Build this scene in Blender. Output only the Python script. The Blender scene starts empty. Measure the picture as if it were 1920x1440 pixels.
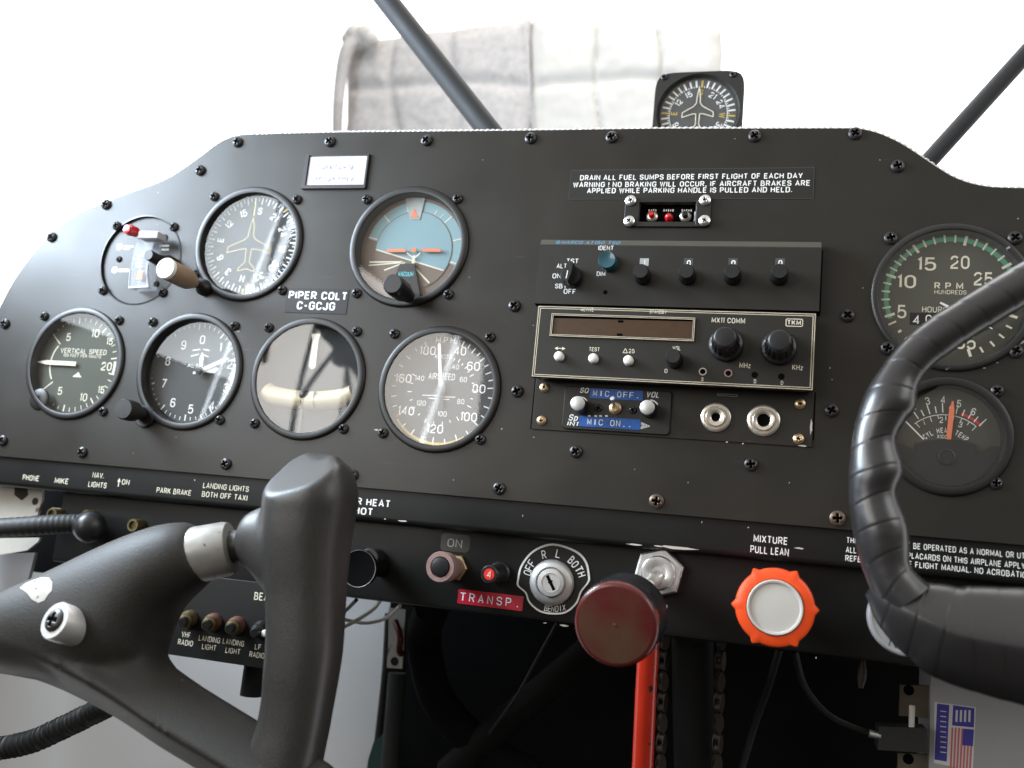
import bpy, bmesh, math, random
from mathutils import Vector, Matrix, noise as mnoise
random.seed(7)
S = 0.001            # geometry below is written in millimetres; the scene is in metres
scene = bpy.context.scene
col = scene.collection

# ------------------------------------------------------------------ camera
RC = ((0.96265114, -0.26608613, -0.05000954), (0.25265519, 0.94925861, -0.18727905), (0.09730435, 0.16764922, 0.98103293))
CAM = (160.5, -525.1, -93.4)
FPX = 1728.0
cam_data = bpy.data.cameras.new('camera')
cam = bpy.data.objects.new('camera', cam_data)
col.objects.link(cam)
cam.matrix_world = Matrix(((RC[0][0], RC[0][2], -RC[0][1], CAM[0] * S), (RC[1][0], RC[1][2], -RC[1][1], CAM[1] * S),
                           (RC[2][0], RC[2][2], -RC[2][1], CAM[2] * S), (0, 0, 0, 1)))
cam_data.sensor_fit = 'HORIZONTAL'
cam_data.sensor_width = 36
cam_data.lens = FPX / 1920 * 36
cam_data.clip_start = 0.01
cam_data.clip_end = 100
cam_data.dof.use_dof = True
cam_data.dof.focus_distance = 0.535
cam_data.dof.aperture_fstop = 7.0
cam_data.dof.aperture_blades = 7
scene.camera = cam

# ------------------------------------------------------------------ bright sky outside, soft light inside the cabin, added lamps
world = bpy.data.worlds.new('World')
scene.world = world
world.use_nodes = True
wn, wl = world.node_tree.nodes, world.node_tree.links
wn.clear()
w_out = wn.new('ShaderNodeOutputWorld')
w_bg = wn.new('ShaderNodeBackground')
w_tc = wn.new('ShaderNodeTexCoord')
w_sep = wn.new('ShaderNodeSeparateXYZ')
wl.new(w_tc.outputs['Generated'], w_sep.inputs[0])
def w_range(sock, a, b):
    n = wn.new('ShaderNodeMapRange')
    n.interpolation_type = 'SMOOTHSTEP'
    n.inputs[1].default_value, n.inputs[2].default_value = a, b
    wl.new(sock, n.inputs[0])
    return n.outputs[0]
def w_mix(f, a, b):
    n = wn.new('ShaderNodeMix')
    n.data_type = 'RGBA'
    wl.new(f, n.inputs[0])
    for k, v in ((6, a), (7, b)):
        if isinstance(v, tuple): n.inputs[k].default_value = (*v, 1)
        else: wl.new(v, n.inputs[k])
    return n.outputs[2]
rear = w_mix(w_range(w_sep.outputs[2], -0.35, 0.85), (0.075, 0.069, 0.060), (0.90, 0.86, 0.79))
sky = w_mix(w_range(w_sep.outputs[1], -0.05, 0.3), rear, (2.5, 2.53, 2.56))
wl.new(sky, w_bg.inputs[0])
w_bg.inputs[1].default_value = 1.0
wl.new(w_bg.outputs[0], w_out.inputs[0])

def area(name, loc, target, sx, sy, radiance, color):
    d = bpy.data.lights.new(name, 'AREA')
    d.shape = 'RECTANGLE'
    d.size, d.size_y = sx * S, sy * S
    d.energy = radiance * math.pi * sx * sy * S * S
    d.color = color
    o = bpy.data.objects.new(name, d)
    col.objects.link(o)
    o.location = Vector(loc) * S
    o.rotation_euler = (Vector(target) - Vector(loc)).to_track_quat('-Z', 'Y').to_euler()
    return o
area('window_and_added_light', (-600, -420, 345), (0, -420, 345), 580, 290, 7.2, (0.84, 0.93, 1.0))
area('window_and_added_light', (-600, -420, 149), (0, -420, 149), 580, 98, 6.0, (0.88, 0.95, 1.0))
area('window_and_added_light', (-560, -215, 290), (0, -215, 290), 250, 330, 46.0, (0.70, 0.84, 1.0))
area('window_and_added_light', (-640, -915, 92), (0, -915, 92), 390, 350, 7.5, (1.0, 0.97, 0.93))  # added lamp for the pale interior mirrored in the turn and bank glass
area('window_and_added_light', (-640, -1560, 170), (0, -1560, 170), 880, 500, 5.6, (1.0, 0.96, 0.90))
area('window_and_added_light', (820, -420, 330), (100, -250, 60), 480, 330, 3.6, (0.95, 0.97, 1.0))
def strip(loc, w, h, tilt, rad):  # narrow added lamps that draw bright streaks in the dial glass
    st = area('window_and_added_light', loc, (0, loc[1], loc[2]), w, h, rad, (0.84, 0.92, 1.0))
    st.matrix_world = Matrix.Translation(st.location) @ Matrix(((0, 0, -1), (1, 0, 0), (0, -1, 0))).to_4x4() @ Matrix.Rotation(math.radians(tilt), 4, 'Z')
strip((-598, -700, 222), 22, 470, -20, 13.0)
strip((-598, -660, 222), 8, 470, -20, 10.0)
strip((-636, -1640, 250), 26, 480, -30, 9.0)
area('daylight_fill', (60, 330, 900), (30, 720, 210), 900, 500, 3.6, (1.0, 0.99, 0.97))  # added unseen lamp standing in for daylight on the quilted cover

vs = scene.view_settings
vs.view_transform = 'Standard'
vs.look = 'None'
vs.exposure = 0
vs.gamma = 1
vs.use_curve_mapping = False
scene.render.engine = 'CYCLES'
scene.cycles.use_denoising = True
scene.cycles.max_bounces = 8
scene.cycles.transparent_max_bounces = 12
scene.cycles.sample_clamp_indirect = 6

# ------------------------------------------------------------------ helpers
def U(x, y, d=0.0):
    """where the ray through a photo pixel (1920 x 1440) meets the plane d mm in front of the panel face: panel X, Z in mm"""
    a, b = (x - 960) / FPX, -(y - 720) / FPX
    v = [RC[i][0] * a + RC[i][1] + RC[i][2] * b for i in range(3)]
    t = (-d - CAM[1]) / v[1]
    return (CAM[0] + v[0] * t, CAM[2] + v[2] * t)
def U3(x, y, d=0.0):
    p = U(x, y, d)
    return Vector((p[0], -d, p[1]))
def depth_of(p):
    return sum((p[i] - CAM[i]) * RC[i][1] for i in range(3))
def mm_at(p, px):
    return px * depth_of(p) / FPX

ORG = {}
def link(o, parent=None, origin=(0, 0, 0)):
    col.objects.link(o)
    if parent is not None: o.parent = parent
    ORG[o.name] = Vector(origin)
def tag(o, label=None, cat=None, group=None, kind=None):
    if label: o['label'] = label
    if cat: o['category'] = cat
    if group: o['group'] = group
    if kind: o['kind'] = kind
    return o
def thing(name, label, cat, loc, group=None):
    o = bpy.data.objects.new(name, None)
    o.empty_display_size = 0.01
    link(o, None, loc)
    o.location = Vector(loc) * S
    return tag(o, label, cat, group)

class MB:
    def __init__(s):
        s.v, s.f, s.mi = [], [], []
        s.m = 0
    def add(s, vs_, fs):
        n = len(s.v)
        s.v += [tuple(p) for p in vs_]
        for f in fs:
            s.f.append([i + n for i in f]); s.mi.append(s.m)
        return s
    def box(s, x0, x1, y0, y1, z0, z1):
        return s.add([(x, y, z) for x in (x0, x1) for y in (y0, y1) for z in (z0, z1)],
                     [(0, 1, 3, 2), (4, 6, 7, 5), (0, 4, 5, 1), (2, 3, 7, 6), (0, 2, 6, 4), (1, 5, 7, 3)])
    def prism(s, poly, y0, y1, bev=0, inset=None):
        """poly in X, Z between y0 (front, smaller y) and y1; inset = the same outline pulled in by bev"""
        n = len(poly)
        rings = []
        if bev and inset: rings = [(inset, y0), (poly, y0 + bev), (poly, y1)]
        else: rings = [(poly, y0), (poly, y1)]
        vs_ = [(p[0], y, p[1]) for r, y in rings for p in r]
        fs = [list(range(n)), list(range((len(rings) - 1) * n, len(rings) * n))[::-1]]
        for k in range(len(rings) - 1):
            for i in range(n):
                j = (i + 1) % n
                fs.append((k * n + i, (k + 1) * n + i, (k + 1) * n + j, k * n + j))
        return s.add(vs_, fs)
    def rbox(s, cx, cz, w, h, r, y0, y1, bev=0.5, n=6):
        return s.prism(rrect(cx, cz, w, h, r, n), y0, y1, bev, rrect(cx, cz, w - 2 * bev, h - 2 * bev, max(r - bev, 0.01), n))
    def flat(s, poly, y):
        return s.add([(p[0], y, p[1]) for p in poly], [list(range(len(poly)))])
    def quadline(s, a, b, w, y, w2=None):
        dx, dz = b[0] - a[0], b[1] - a[1]
        L = math.hypot(dx, dz) or 1
        nx, nz = -dz / L / 2, dx / L / 2
        w2 = w if w2 is None else w2
        return s.flat([(a[0] + nx * w, a[1] + nz * w), (a[0] - nx * w, a[1] - nz * w), (b[0] - nx * w2, b[1] - nz * w2), (b[0] + nx * w2, b[1] + nz * w2)], y)
    def polyline(s, pts, w, y, closed=False):
        pts = list(pts) + ([pts[0]] if closed else [])
        for k, (a, b) in enumerate(zip(pts[:-1], pts[1:])):
            s.quadline(a, b, w, y - 0.0004 * (k % 7))
        return s
    def sector(s, c, r0, r1, a0, a1, y, n=48):
        """ring piece, angles in degrees clockwise from the top"""
        vs_, fs = [], []
        for i in range(n + 1):
            a = math.radians(a0 + (a1 - a0) * i / n)
            for r in (r0, r1): vs_.append((c[0] + r * math.sin(a), y, c[1] + r * math.cos(a)))
        for i in range(n): fs.append((2 * i, 2 * i + 1, 2 * i + 3, 2 * i + 2))
        return s.add(vs_, fs)
    def disc(s, c, r, y, n=48):
        return s.flat([(c[0] + r * math.sin(2 * math.pi * i / n), c[1] + r * math.cos(2 * math.pi * i / n)) for i in range(n)], y)
    def tick(s, c, r0, r1, ang, w, y):
        a = math.radians(ang)
        return s.quadline((c[0] + r0 * math.sin(a), c[1] + r0 * math.cos(a)), (c[0] + r1 * math.sin(a), c[1] + r1 * math.cos(a)), w, y)
    def lathe(s, prof, base, axis=(0, -1, 0), n=48, rad=None, closed=False):
        """prof = [(radius, height along the axis)]; rad(angle, k) scales a ring's radius"""
        ax = Vector(axis).normalized()
        u = ax.cross(Vector((0, 0, 1)))
        if u.length < 1e-3: u = ax.cross(Vector((1, 0, 0)))
        u.normalize()
        w = u.cross(ax)
        b = Vector(base)
        vs_, fs, ids = [], [], []
        for k, (r, h) in enumerate(prof):
            if r <= 1e-6:
                ids.append([len(vs_)]); vs_.append(b + ax * h)
            else:
                ids.append(list(range(len(vs_), len(vs_) + n)))
                for i in range(n):
                    a = 2 * math.pi * i / n
                    rr = r * (rad(a, k) if rad else 1)
                    vs_.append(b + ax * h + u * (rr * math.cos(a)) + w * (rr * math.sin(a)))
        pairs = list(zip(ids[:-1], ids[1:])) + ([(ids[-1], ids[0])] if closed else [])
        for A, B in pairs:
            for i in range(n):
                j = (i + 1) % n
                if len(A) == 1 and len(B) == 1: continue
                if len(A) == 1: fs.append((A[0], B[j], B[i]))
                elif len(B) == 1: fs.append((A[i], A[j], B[0]))
                else: fs.append((A[i], A[j], B[j], B[i]))
        return s.add(vs_, fs)
    def tube(s, pts, rad, n=12, caps=True):
        pts = [Vector(p) for p in pts]
        m = len(pts)
        rr = rad if callable(rad) else (lambda k: rad)
        t0 = (pts[1] - pts[0]).normalized()
        u = t0.cross(Vector((0, 0, 1)))
        if u.length < 0.05: u = t0.cross(Vector((1, 0, 0)))
        u.normalize()
        vs_, fs = [], []
        for k in range(m):
            t = (pts[min(k + 1, m - 1)] - pts[max(k - 1, 0)]).normalized()
            u = (u - t * u.dot(t)).normalized()
            w = t.cross(u)
            for i in range(n):
                a = 2 * math.pi * i / n
                vs_.append(pts[k] + (u * math.cos(a) + w * math.sin(a)) * rr(k))
        for k in range(m - 1):
            for i in range(n):
                j = (i + 1) % n
                fs.append((k * n + i, k * n + j, (k + 1) * n + j, (k + 1) * n + i))
        if caps:
            fs.append(list(range(n))[::-1]); fs.append(list(range((m - 1) * n, m * n)))
        return s.add(vs_, fs)
    def loft(s, rings, caps=True):
        n = len(rings[0])
        vs_ = [p for r in rings for p in r]
        fs = []
        for k in range(len(rings) - 1):
            for i in range(n):
                j = (i + 1) % n
                fs.append((k * n + i, k * n + j, (k + 1) * n + j, (k + 1) * n + i))
        if caps:
            fs.append(list(range(n))[::-1]); fs.append(list(range((len(rings) - 1) * n, len(rings) * n)))
        return s.add(vs_, fs)
    def text(s, body, cx, cz, h, y, w=None, bold=0.0, rot=0.0, slant=0.0):
        """lettering of cap height h mm centred on (cx, cz); w = its width in mm; rot clockwise in degrees"""
        vs_, fs = glyphs(body, bold)
        if not vs_: return s
        xs, zs = [p[0] for p in vs_], [p[1] for p in vs_]
        x0, x1 = min(xs), max(xs)
        k = h / CAPH
        kx = k if w is None else w / (x1 - x0)
        mx = (x0 + x1) / 2
        a = -math.radians(rot)
        c, q = math.cos(a), math.sin(a)
        out = []
        for x, z, si in vs_:
            px, pz = (x - mx) * kx, (z - CAPH / 2) * k
            px += slant * pz
            out.append((cx + px * c - pz * q, y - 0.012 * si, cz + px * q + pz * c))
        return s.add(out, fs)
    def textpx(s, body, xl, yl, xr, yr, hpx, d, bold=0.0, slant=0.0, dy=0.12):
        a, b = U(xl, yl, d), U(xr, yr, d)
        cx, cz = (a[0] + b[0]) / 2, (a[1] + b[1]) / 2
        h = mm_at((cx, -d, cz), hpx) / 0.97
        return s.text(body, cx, cz, h, -d - dy, w=abs(b[0] - a[0]), bold=bold, slant=slant)
    def build(s, name, mats, parent=None, origin=None, smooth=40):
        me = bpy.data.meshes.new(name)
        if origin is None: origin = ORG[parent.name] if parent is not None else Vector((0, 0, 0))
        o_ = Vector(origin)
        me.from_pydata([((p[0] - o_.x) * S, (p[1] - o_.y) * S, (p[2] - o_.z) * S) for p in s.v], [], s.f)
        mats = mats if isinstance(mats, (list, tuple)) else [mats]
        for m in mats: me.materials.append(m)
        for p, k in zip(me.polygons, s.mi): p.material_index = k
        bm = bmesh.new(); bm.from_mesh(me)
        bmesh.ops.recalc_face_normals(bm, faces=bm.faces)
        bm.to_mesh(me); bm.free()
        if smooth:
            me.shade_smooth()
            me.set_sharp_from_angle(angle=math.radians(smooth))
        o = bpy.data.objects.new(name, me)
        link(o, parent, o_)
        if parent is None: o.location = o_ * S
        return o

def rrect(cx, cz, w, h, r, n=6):
    pts = []
    for sx, sz, a0 in ((1, 1, 0), (1, -1, 90), (-1, -1, 180), (-1, 1, 270)):
        for i in range(n + 1):
            a = math.radians(a0 + 90 * i / n)
            pts.append((cx + sx * (w / 2 - r) + r * math.sin(a), cz + sz * (h / 2 - r) + r * math.cos(a)))
    return pts
# engraved-style lettering drawn as strokes: each glyph is (advance, strokes); a point is (x, y, corner radius)
def _g(w, *st): return (w, st)
GL = {
 'A': _g(3.8, [(0, 0), (1.9, 6), (3.8, 0)], [(0.75, 1.9), (3.05, 1.9)]),
 'B': _g(3.5, [(0, 3.1), (2.9, 3.1, 1.2), (2.9, 6, 1.4), (0, 6), (0, 0), (3.5, 0, 1.5), (3.5, 3.1, 1.5), (2, 3.1)]),
 'C': _g(3.5, [(3.5, 4.3), (3.5, 6, 1.6), (0, 6, 1.7), (0, 0, 1.7), (3.5, 0, 1.6), (3.5, 1.7)]),
 'D': _g(3.6, [(0, 0), (0, 6), (3.6, 6, 1.8), (3.6, 0, 1.8), (0, 0)]),
 'E': _g(3.1, [(3.1, 6), (0, 6), (0, 0), (3.1, 0)], [(0, 3.1), (2.7, 3.1)]),
 'F': _g(3.0, [(3.0, 6), (0, 6), (0, 0)], [(0, 3.0), (2.5, 3.0)]),
 'G': _g(3.7, [(3.7, 4.4), (3.7, 6, 1.6), (0, 6, 1.7), (0, 0, 1.7), (3.7, 0, 1.5), (3.7, 2.9), (2.2, 2.9)]),
 'H': _g(3.6, [(0, 0), (0, 6)], [(3.6, 0), (3.6, 6)], [(0, 3.1), (3.6, 3.1)]),
 'I': _g(0.0, [(0, 0), (0, 6)]),
 'J': _g(2.8, [(2.8, 6), (2.8, 0, 1.4), (0, 0, 1.4), (0, 1.8)]),
 'K': _g(3.6, [(0, 0), (0, 6)], [(3.4, 6), (0.2, 2.4)], [(1.3, 3.5), (3.6, 0)]),
 'L': _g(2.9, [(0, 6), (0, 0), (2.9, 0)]),
 'M': _g(4.4, [(0, 0), (0, 6), (2.2, 1.2), (4.4, 6), (4.4, 0)]),
 'N': _g(3.7, [(0, 0), (0, 6), (3.7, 0), (3.7, 6)]),
 'O': _g(3.7, [(0, 3), (0, 6, 1.75), (3.7, 6, 1.75), (3.7, 0, 1.75), (0, 0, 1.75), (0, 3)]),
 'P': _g(3.4, [(0, 0), (0, 6), (3.4, 6, 1.5), (3.4, 2.7, 1.5), (0, 2.7)]),
 'Q': _g(3.7, [(0, 3), (0, 6, 1.75), (3.7, 6, 1.75), (3.7, 0, 1.75), (0, 0, 1.75), (0, 3)], [(2.3, 1.4), (3.8, -0.3)]),
 'R': _g(3.5, [(0, 0), (0, 6), (3.4, 6, 1.5), (3.4, 2.9, 1.5), (0, 2.9)], [(1.8, 2.8), (3.5, 0)]),
 'S': _g(3.4, [(3.4, 4.5), (3.4, 6, 1.5), (0, 6, 1.5), (0, 3.1, 1.4), (3.4, 3.1, 1.4), (3.4, 0, 1.5), (0, 0, 1.5), (0, 1.5)]),
 'T': _g(3.4, [(0, 6), (3.4, 6)], [(1.7, 6), (1.7, 0)]),
 'U': _g(3.6, [(0, 6), (0, 0, 1.7), (3.6, 0, 1.7), (3.6, 6)]),
 'V': _g(3.8, [(0, 6), (1.9, 0), (3.8, 6)]),
 'W': _g(5.2, [(0, 6), (1.3, 0), (2.6, 5.4), (3.9, 0), (5.2, 6)]),
 'X': _g(3.6, [(0, 0), (3.6, 6)], [(0, 6), (3.6, 0)]),
 'Y': _g(3.7, [(0, 6), (1.85, 2.7), (3.7, 6)], [(1.85, 2.7), (1.85, 0)]),
 'Z': _g(3.4, [(0, 6), (3.4, 6), (0, 0), (3.4, 0)]),
 'z': _g(2.4, [(0, 4), (2.4, 4), (0, 0), (2.4, 0)]),
 'p': _g(2.8, [(0, -1.8), (0, 4.2), (2.8, 4.2, 1.3), (2.8, 0, 1.3), (0, 0)]),
 '0': _g(3.5, [(0, 3), (0, 6, 1.75), (3.5, 6, 1.75), (3.5, 0, 1.75), (0, 0, 1.75), (0, 3)]),
 '1': _g(0.9, [(0, 5.0), (0.9, 6), (0.9, 0)]),
 '2': _g(3.4, [(0, 4.4), (0, 6, 1.6), (3.4, 6, 1.6), (3.4, 3.3, 1.2), (0, 0.9, 0.7), (0, 0), (3.4, 0)]),
 '3': _g(3.4, [(0, 4.6), (0, 6, 1.5), (3.3, 6, 1.5), (3.3, 3.2, 1.3), (1.3, 3.2)], [(1.4, 3.2), (3.4, 3.2, 1.4), (3.4, 0, 1.5), (0, 0, 1.5), (0, 1.4)]),
 '4': _g(3.7, [(2.8, 0), (2.8, 6), (0, 1.7), (3.7, 1.7)]),
 '5': _g(3.4, [(3.2, 6), (0.3, 6), (0.1, 3.0), (0.9, 3.7, 0.4), (3.4, 3.7, 1.5), (3.4, 0, 1.6), (0, 0, 1.5), (0, 1.2)]),
 '6': _g(3.4, [(3.2, 4.8), (3.2, 6, 1.4), (0, 6, 1.6), (0, 0, 1.6), (3.4, 0, 1.5), (3.4, 3.5, 1.5), (0, 3.5)]),
 '7': _g(3.3, [(0, 6), (3.3, 6), (1.0, 0)]),
 '8': _g(3.4, [(1.7, 3.2), (0.2, 3.2, 1.2), (0.2, 6, 1.4), (3.2, 6, 1.4), (3.2, 3.2, 1.2), (0, 3.2, 1.3), (0, 0, 1.5), (3.4, 0, 1.5), (3.4, 3.2, 1.3), (1.7, 3.2)]),
 '9': _g(3.4, [(0.2, 1.2), (0.2, 0, 1.4), (3.4, 0, 1.6), (3.4, 6, 1.6), (0, 6, 1.5), (0, 2.5, 1.5), (3.4, 2.5)]),
 '.': _g(0.0, [(0, -0.1), (0, 0.75)]), ',': _g(0.3, [(0.3, 0.7), (0.3, 0.1), (0, -1.0)]), '!': _g(0.0, [(0, 1.9), (0, 6)], [(0, -0.1), (0, 0.7)]), '-': _g(2.0, [(0, 2.8), (2.0, 2.8)]),
}
def _round(pts):
    out = []
    n = len(pts)
    for i, p in enumerate(pts):
        r = p[2] if len(p) > 2 else 0
        if r and 0 < i < n - 1:
            a, b, c = Vector(pts[i - 1][:2]), Vector(p[:2]), Vector(pts[i + 1][:2])
            u, v = (a - b), (c - b)
            r = min(r, u.length * 0.98, v.length * 0.98)
            u.normalize(); v.normalize()
            s_, e = b + u * r, b + v * r
            cen = b + (u + v) * r
            if abs(u.dot(v)) > 0.3:
                for k in range(6): t = k / 5; out.append(s_ * (1 - t) ** 2 + b * 2 * t * (1 - t) + e * t * t)
            else:
                for k in range(6):
                    t = k / 5 * math.pi / 2
                    out.append(cen - v * r * math.cos(t) - u * r * math.sin(t))
        else: out.append(Vector(p[:2]))
    return out
_gl = {}
CAPH = 0.7
def glyphs(body, bold):
    key = (body, round(bold, 4))
    if key not in _gl:
        lw = 0.80 + bold * 13
        x, V, Fc = 0.0, [], []
        for ch in body:
            if ch == ' ': x += 3.0; continue
            w, st = GL[ch]
            x += lw / 2
            for si, stroke in enumerate(st):
                pts = []
                for q in _round(stroke):
                    if not pts or (q - pts[-1]).length > 1e-3: pts.append(q)
                m = len(pts); n0 = len(V)
                closed = (pts[0] - pts[-1]).length < 1e-3
                for i, p in enumerate(pts):
                    a = pts[i - 1] if i else (pts[-2] if closed else None)
                    b = pts[i + 1] if i < m - 1 else (pts[1] if closed else None)
                    d0 = (p - a).normalized() if a is not None else (b - p).normalized()
                    d1 = (b - p).normalized() if b is not None else d0
                    t = d0 + d1
                    if t.length < 1e-4: t = d0
                    t.normalize()
                    nn = Vector((-t.y, t.x))
                    k = lw / 2 / max(0.45, abs(nn.dot(Vector((-d1.y, d1.x)))))
                    ex = Vector((0, 0))
                    if not closed and i == 0: ex = -d0 * lw * 0.5 if stroke[0][1] in (0, 6) and abs(d0.y) < 0.2 and False else ex
                    for sg in (1, -1): V.append((x + p.x + nn.x * k * sg, p.y + nn.y * k * sg, si))
                for i in range(m - 1): Fc.append((n0 + 2 * i, n0 + 2 * i + 1, n0 + 2 * i + 3, n0 + 2 * i + 2))
            x += w + lw / 2 + 1.0
        s_ = CAPH / (6 + lw)
        _gl[key] = ([((a) * s_, (b + lw / 2) * s_, c) for a, b, c in V], Fc)
    return _gl[key]
def catmull(pts, k=6, closed=False):
    pts = [Vector(p) for p in pts]
    n = len(pts)
    out = []
    for i in range(n if closed else n - 1):
        p = [pts[(i + j) % n] if closed else pts[max(0, min(n - 1, i + j))] for j in (-1, 0, 1, 2)]
        for q in range(k):
            t = q / k
            out.append(0.5 * ((2 * p[1]) + (p[2] - p[0]) * t + (2 * p[0] - 5 * p[1] + 4 * p[2] - p[3]) * t * t + (3 * p[1] - p[0] - 3 * p[2] + p[3]) * t ** 3))
    if not closed: out.append(pts[-1])
    return out

# ------------------------------------------------------------------ materials
def mat(name, c, rough=0.5, metal=0.0, bump=0.0, bscale=900, var=0.12, vscale=45, spec=0.5, coat=0.0, rvar=0.08, specks=None, emit=None, wave=0.0, scratch=0.0):
    m = bpy.data.materials.new(name)
    m.use_nodes = True
    n, l = m.node_tree.nodes, m.node_tree.links
    b = n['Principled BSDF']
    tc = n.new('ShaderNodeTexCoord')
    nz = n.new('ShaderNodeTexNoise')
    nz.inputs['Scale'].default_value = vscale
    nz.inputs['Detail'].default_value = 6
    l.new(tc.outputs['Object'], nz.inputs['Vector'])
    mx = n.new('ShaderNodeMix'); mx.data_type = 'RGBA'
    mx.inputs[6].default_value = (*[min(1, x * (1 - var)) for x in c], 1)
    mx.inputs[7].default_value = (*[min(1, x * (1 + var)) for x in c], 1)
    l.new(nz.outputs[0], mx.inputs[0])
    colour = mx.outputs[2]
    if specks:                                   # dust and tiny chips: colour, scale, threshold
        n2 = n.new('ShaderNodeTexNoise'); n2.inputs['Scale'].default_value = specks[1]; n2.inputs['Detail'].default_value = 2
        l.new(tc.outputs['Object'], n2.inputs['Vector'])
        r = n.new('ShaderNodeMapRange'); r.inputs[1].default_value = specks[2]; r.inputs[2].default_value = specks[2] + 0.05
        l.new(n2.outputs[0], r.inputs[0])
        m2 = n.new('ShaderNodeMix'); m2.data_type = 'RGBA'
        l.new(r.outputs[0], m2.inputs[0]); l.new(colour, m2.inputs[6]); m2.inputs[7].default_value = (*specks[0], 1)
        colour = m2.outputs[2]
    if scratch:                                  # long faint rub marks across the sheet
        for rot_, thr in ((0.5, 0.735), (-0.9, 0.75)):
            mp = n.new('ShaderNodeMapping'); mp.inputs['Rotation'].default_value = (0, rot_, 0); mp.inputs['Scale'].default_value = (28, 1, 900)
            l.new(tc.outputs['Object'], mp.inputs['Vector'])
            n5 = n.new('ShaderNodeTexNoise'); n5.inputs['Scale'].default_value = 1; n5.inputs['Detail'].default_value = 2
            l.new(mp.outputs[0], n5.inputs['Vector'])
            r5 = n.new('ShaderNodeMapRange'); r5.inputs[1].default_value = thr; r5.inputs[2].default_value = thr + 0.06; r5.inputs[4].default_value = scratch
            l.new(n5.outputs[0], r5.inputs[0])
            m5 = n.new('ShaderNodeMix'); m5.data_type = 'RGBA'
            l.new(r5.outputs[0], m5.inputs[0]); l.new(colour, m5.inputs[6]); m5.inputs[7].default_value = (0.13, 0.125, 0.115, 1)
            colour = m5.outputs[2]
    l.new(colour, b.inputs['Base Color'])
    rr = n.new('ShaderNodeMapRange')
    rr.inputs[3].default_value = max(0.02, rough - rvar); rr.inputs[4].default_value = min(1, rough + rvar)
    l.new(nz.outputs[0], rr.inputs[0]); l.new(rr.outputs[0], b.inputs['Roughness'])
    b.inputs['Metallic'].default_value = metal
    b.inputs['Specular IOR Level'].default_value = spec
    b.inputs['Coat Weight'].default_value = coat
    if bump:
        n3 = n.new('ShaderNodeTexNoise'); n3.inputs['Scale'].default_value = bscale; n3.inputs['Detail'].default_value = 3
        l.new(tc.outputs['Object'], n3.inputs['Vector'])
        bp = n.new('ShaderNodeBump'); bp.inputs['Strength'].default_value = bump; bp.inputs['Distance'].default_value = 0.0004
        l.new(n3.outputs[0], bp.inputs['Height']); l.new(bp.outputs[0], b.inputs['Normal'])
        if wave:                                 # slight buckling of sheet metal
            n4 = n.new('ShaderNodeTexNoise'); n4.inputs['Scale'].default_value = 16; n4.inputs['Detail'].default_value = 1
            l.new(tc.outputs['Object'], n4.inputs['Vector'])
            b4 = n.new('ShaderNodeBump'); b4.inputs['Strength'].default_value = wave; b4.inputs['Distance'].default_value = 0.004
            l.new(n4.outputs[0], b4.inputs['Height']); l.new(b4.outputs[0], bp.inputs['Normal'])
    if emit:
        b.inputs['Emission Color'].default_value = (*emit[0], 1); b.inputs['Emission Strength'].default_value = emit[1]
    return m
def glass(name, ior=1.7, tint=(1, 1, 1), rough=0.0):
    m = bpy.data.materials.new(name)
    m.use_nodes = True
    n, l = m.node_tree.nodes, m.node_tree.links
    n.clear()
    out = n.new('ShaderNodeOutputMaterial'); mix = n.new('ShaderNodeMixShader'); fr = n.new('ShaderNodeFresnel')
    tr = n.new('ShaderNodeBsdfTransparent'); gl = n.new('ShaderNodeBsdfGlossy')
    fr.inputs['IOR'].default_value = ior
    tr.inputs[0].default_value = (*tint, 1)
    tc = n.new('ShaderNodeTexCoord'); nz = n.new('ShaderNodeTexNoise'); nz.inputs['Scale'].default_value = 70; nz.inputs['Detail'].default_value = 5
    mr = n.new('ShaderNodeMapRange'); mr.inputs[1].default_value = 0.35; mr.inputs[2].default_value = 0.8; mr.inputs[3].default_value = rough; mr.inputs[4].default_value = rough + 0.045
    l.new(tc.outputs['Object'], nz.inputs['Vector']); l.new(nz.outputs[0], mr.inputs[0]); l.new(mr.outputs[0], gl.inputs['Roughness'])
    ge = n.new('ShaderNodeNewGeometry'); mm = n.new('ShaderNodeMath'); mm.operation = 'SUBTRACT'; mm.inputs[0].default_value = 1; mm.use_clamp = True
    m2 = n.new('ShaderNodeMath'); m2.operation = 'MULTIPLY'
    l.new(ge.outputs['Backfacing'], mm.inputs[1]); l.new(mm.outputs[0], m2.inputs[0]); l.new(fr.outputs[0], m2.inputs[1])
    l.new(m2.outputs[0], mix.inputs[0]); l.new(tr.outputs[0], mix.inputs[1]); l.new(gl.outputs[0], mix.inputs[2]); l.new(mix.outputs[0], out.inputs[0])
    return m
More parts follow.
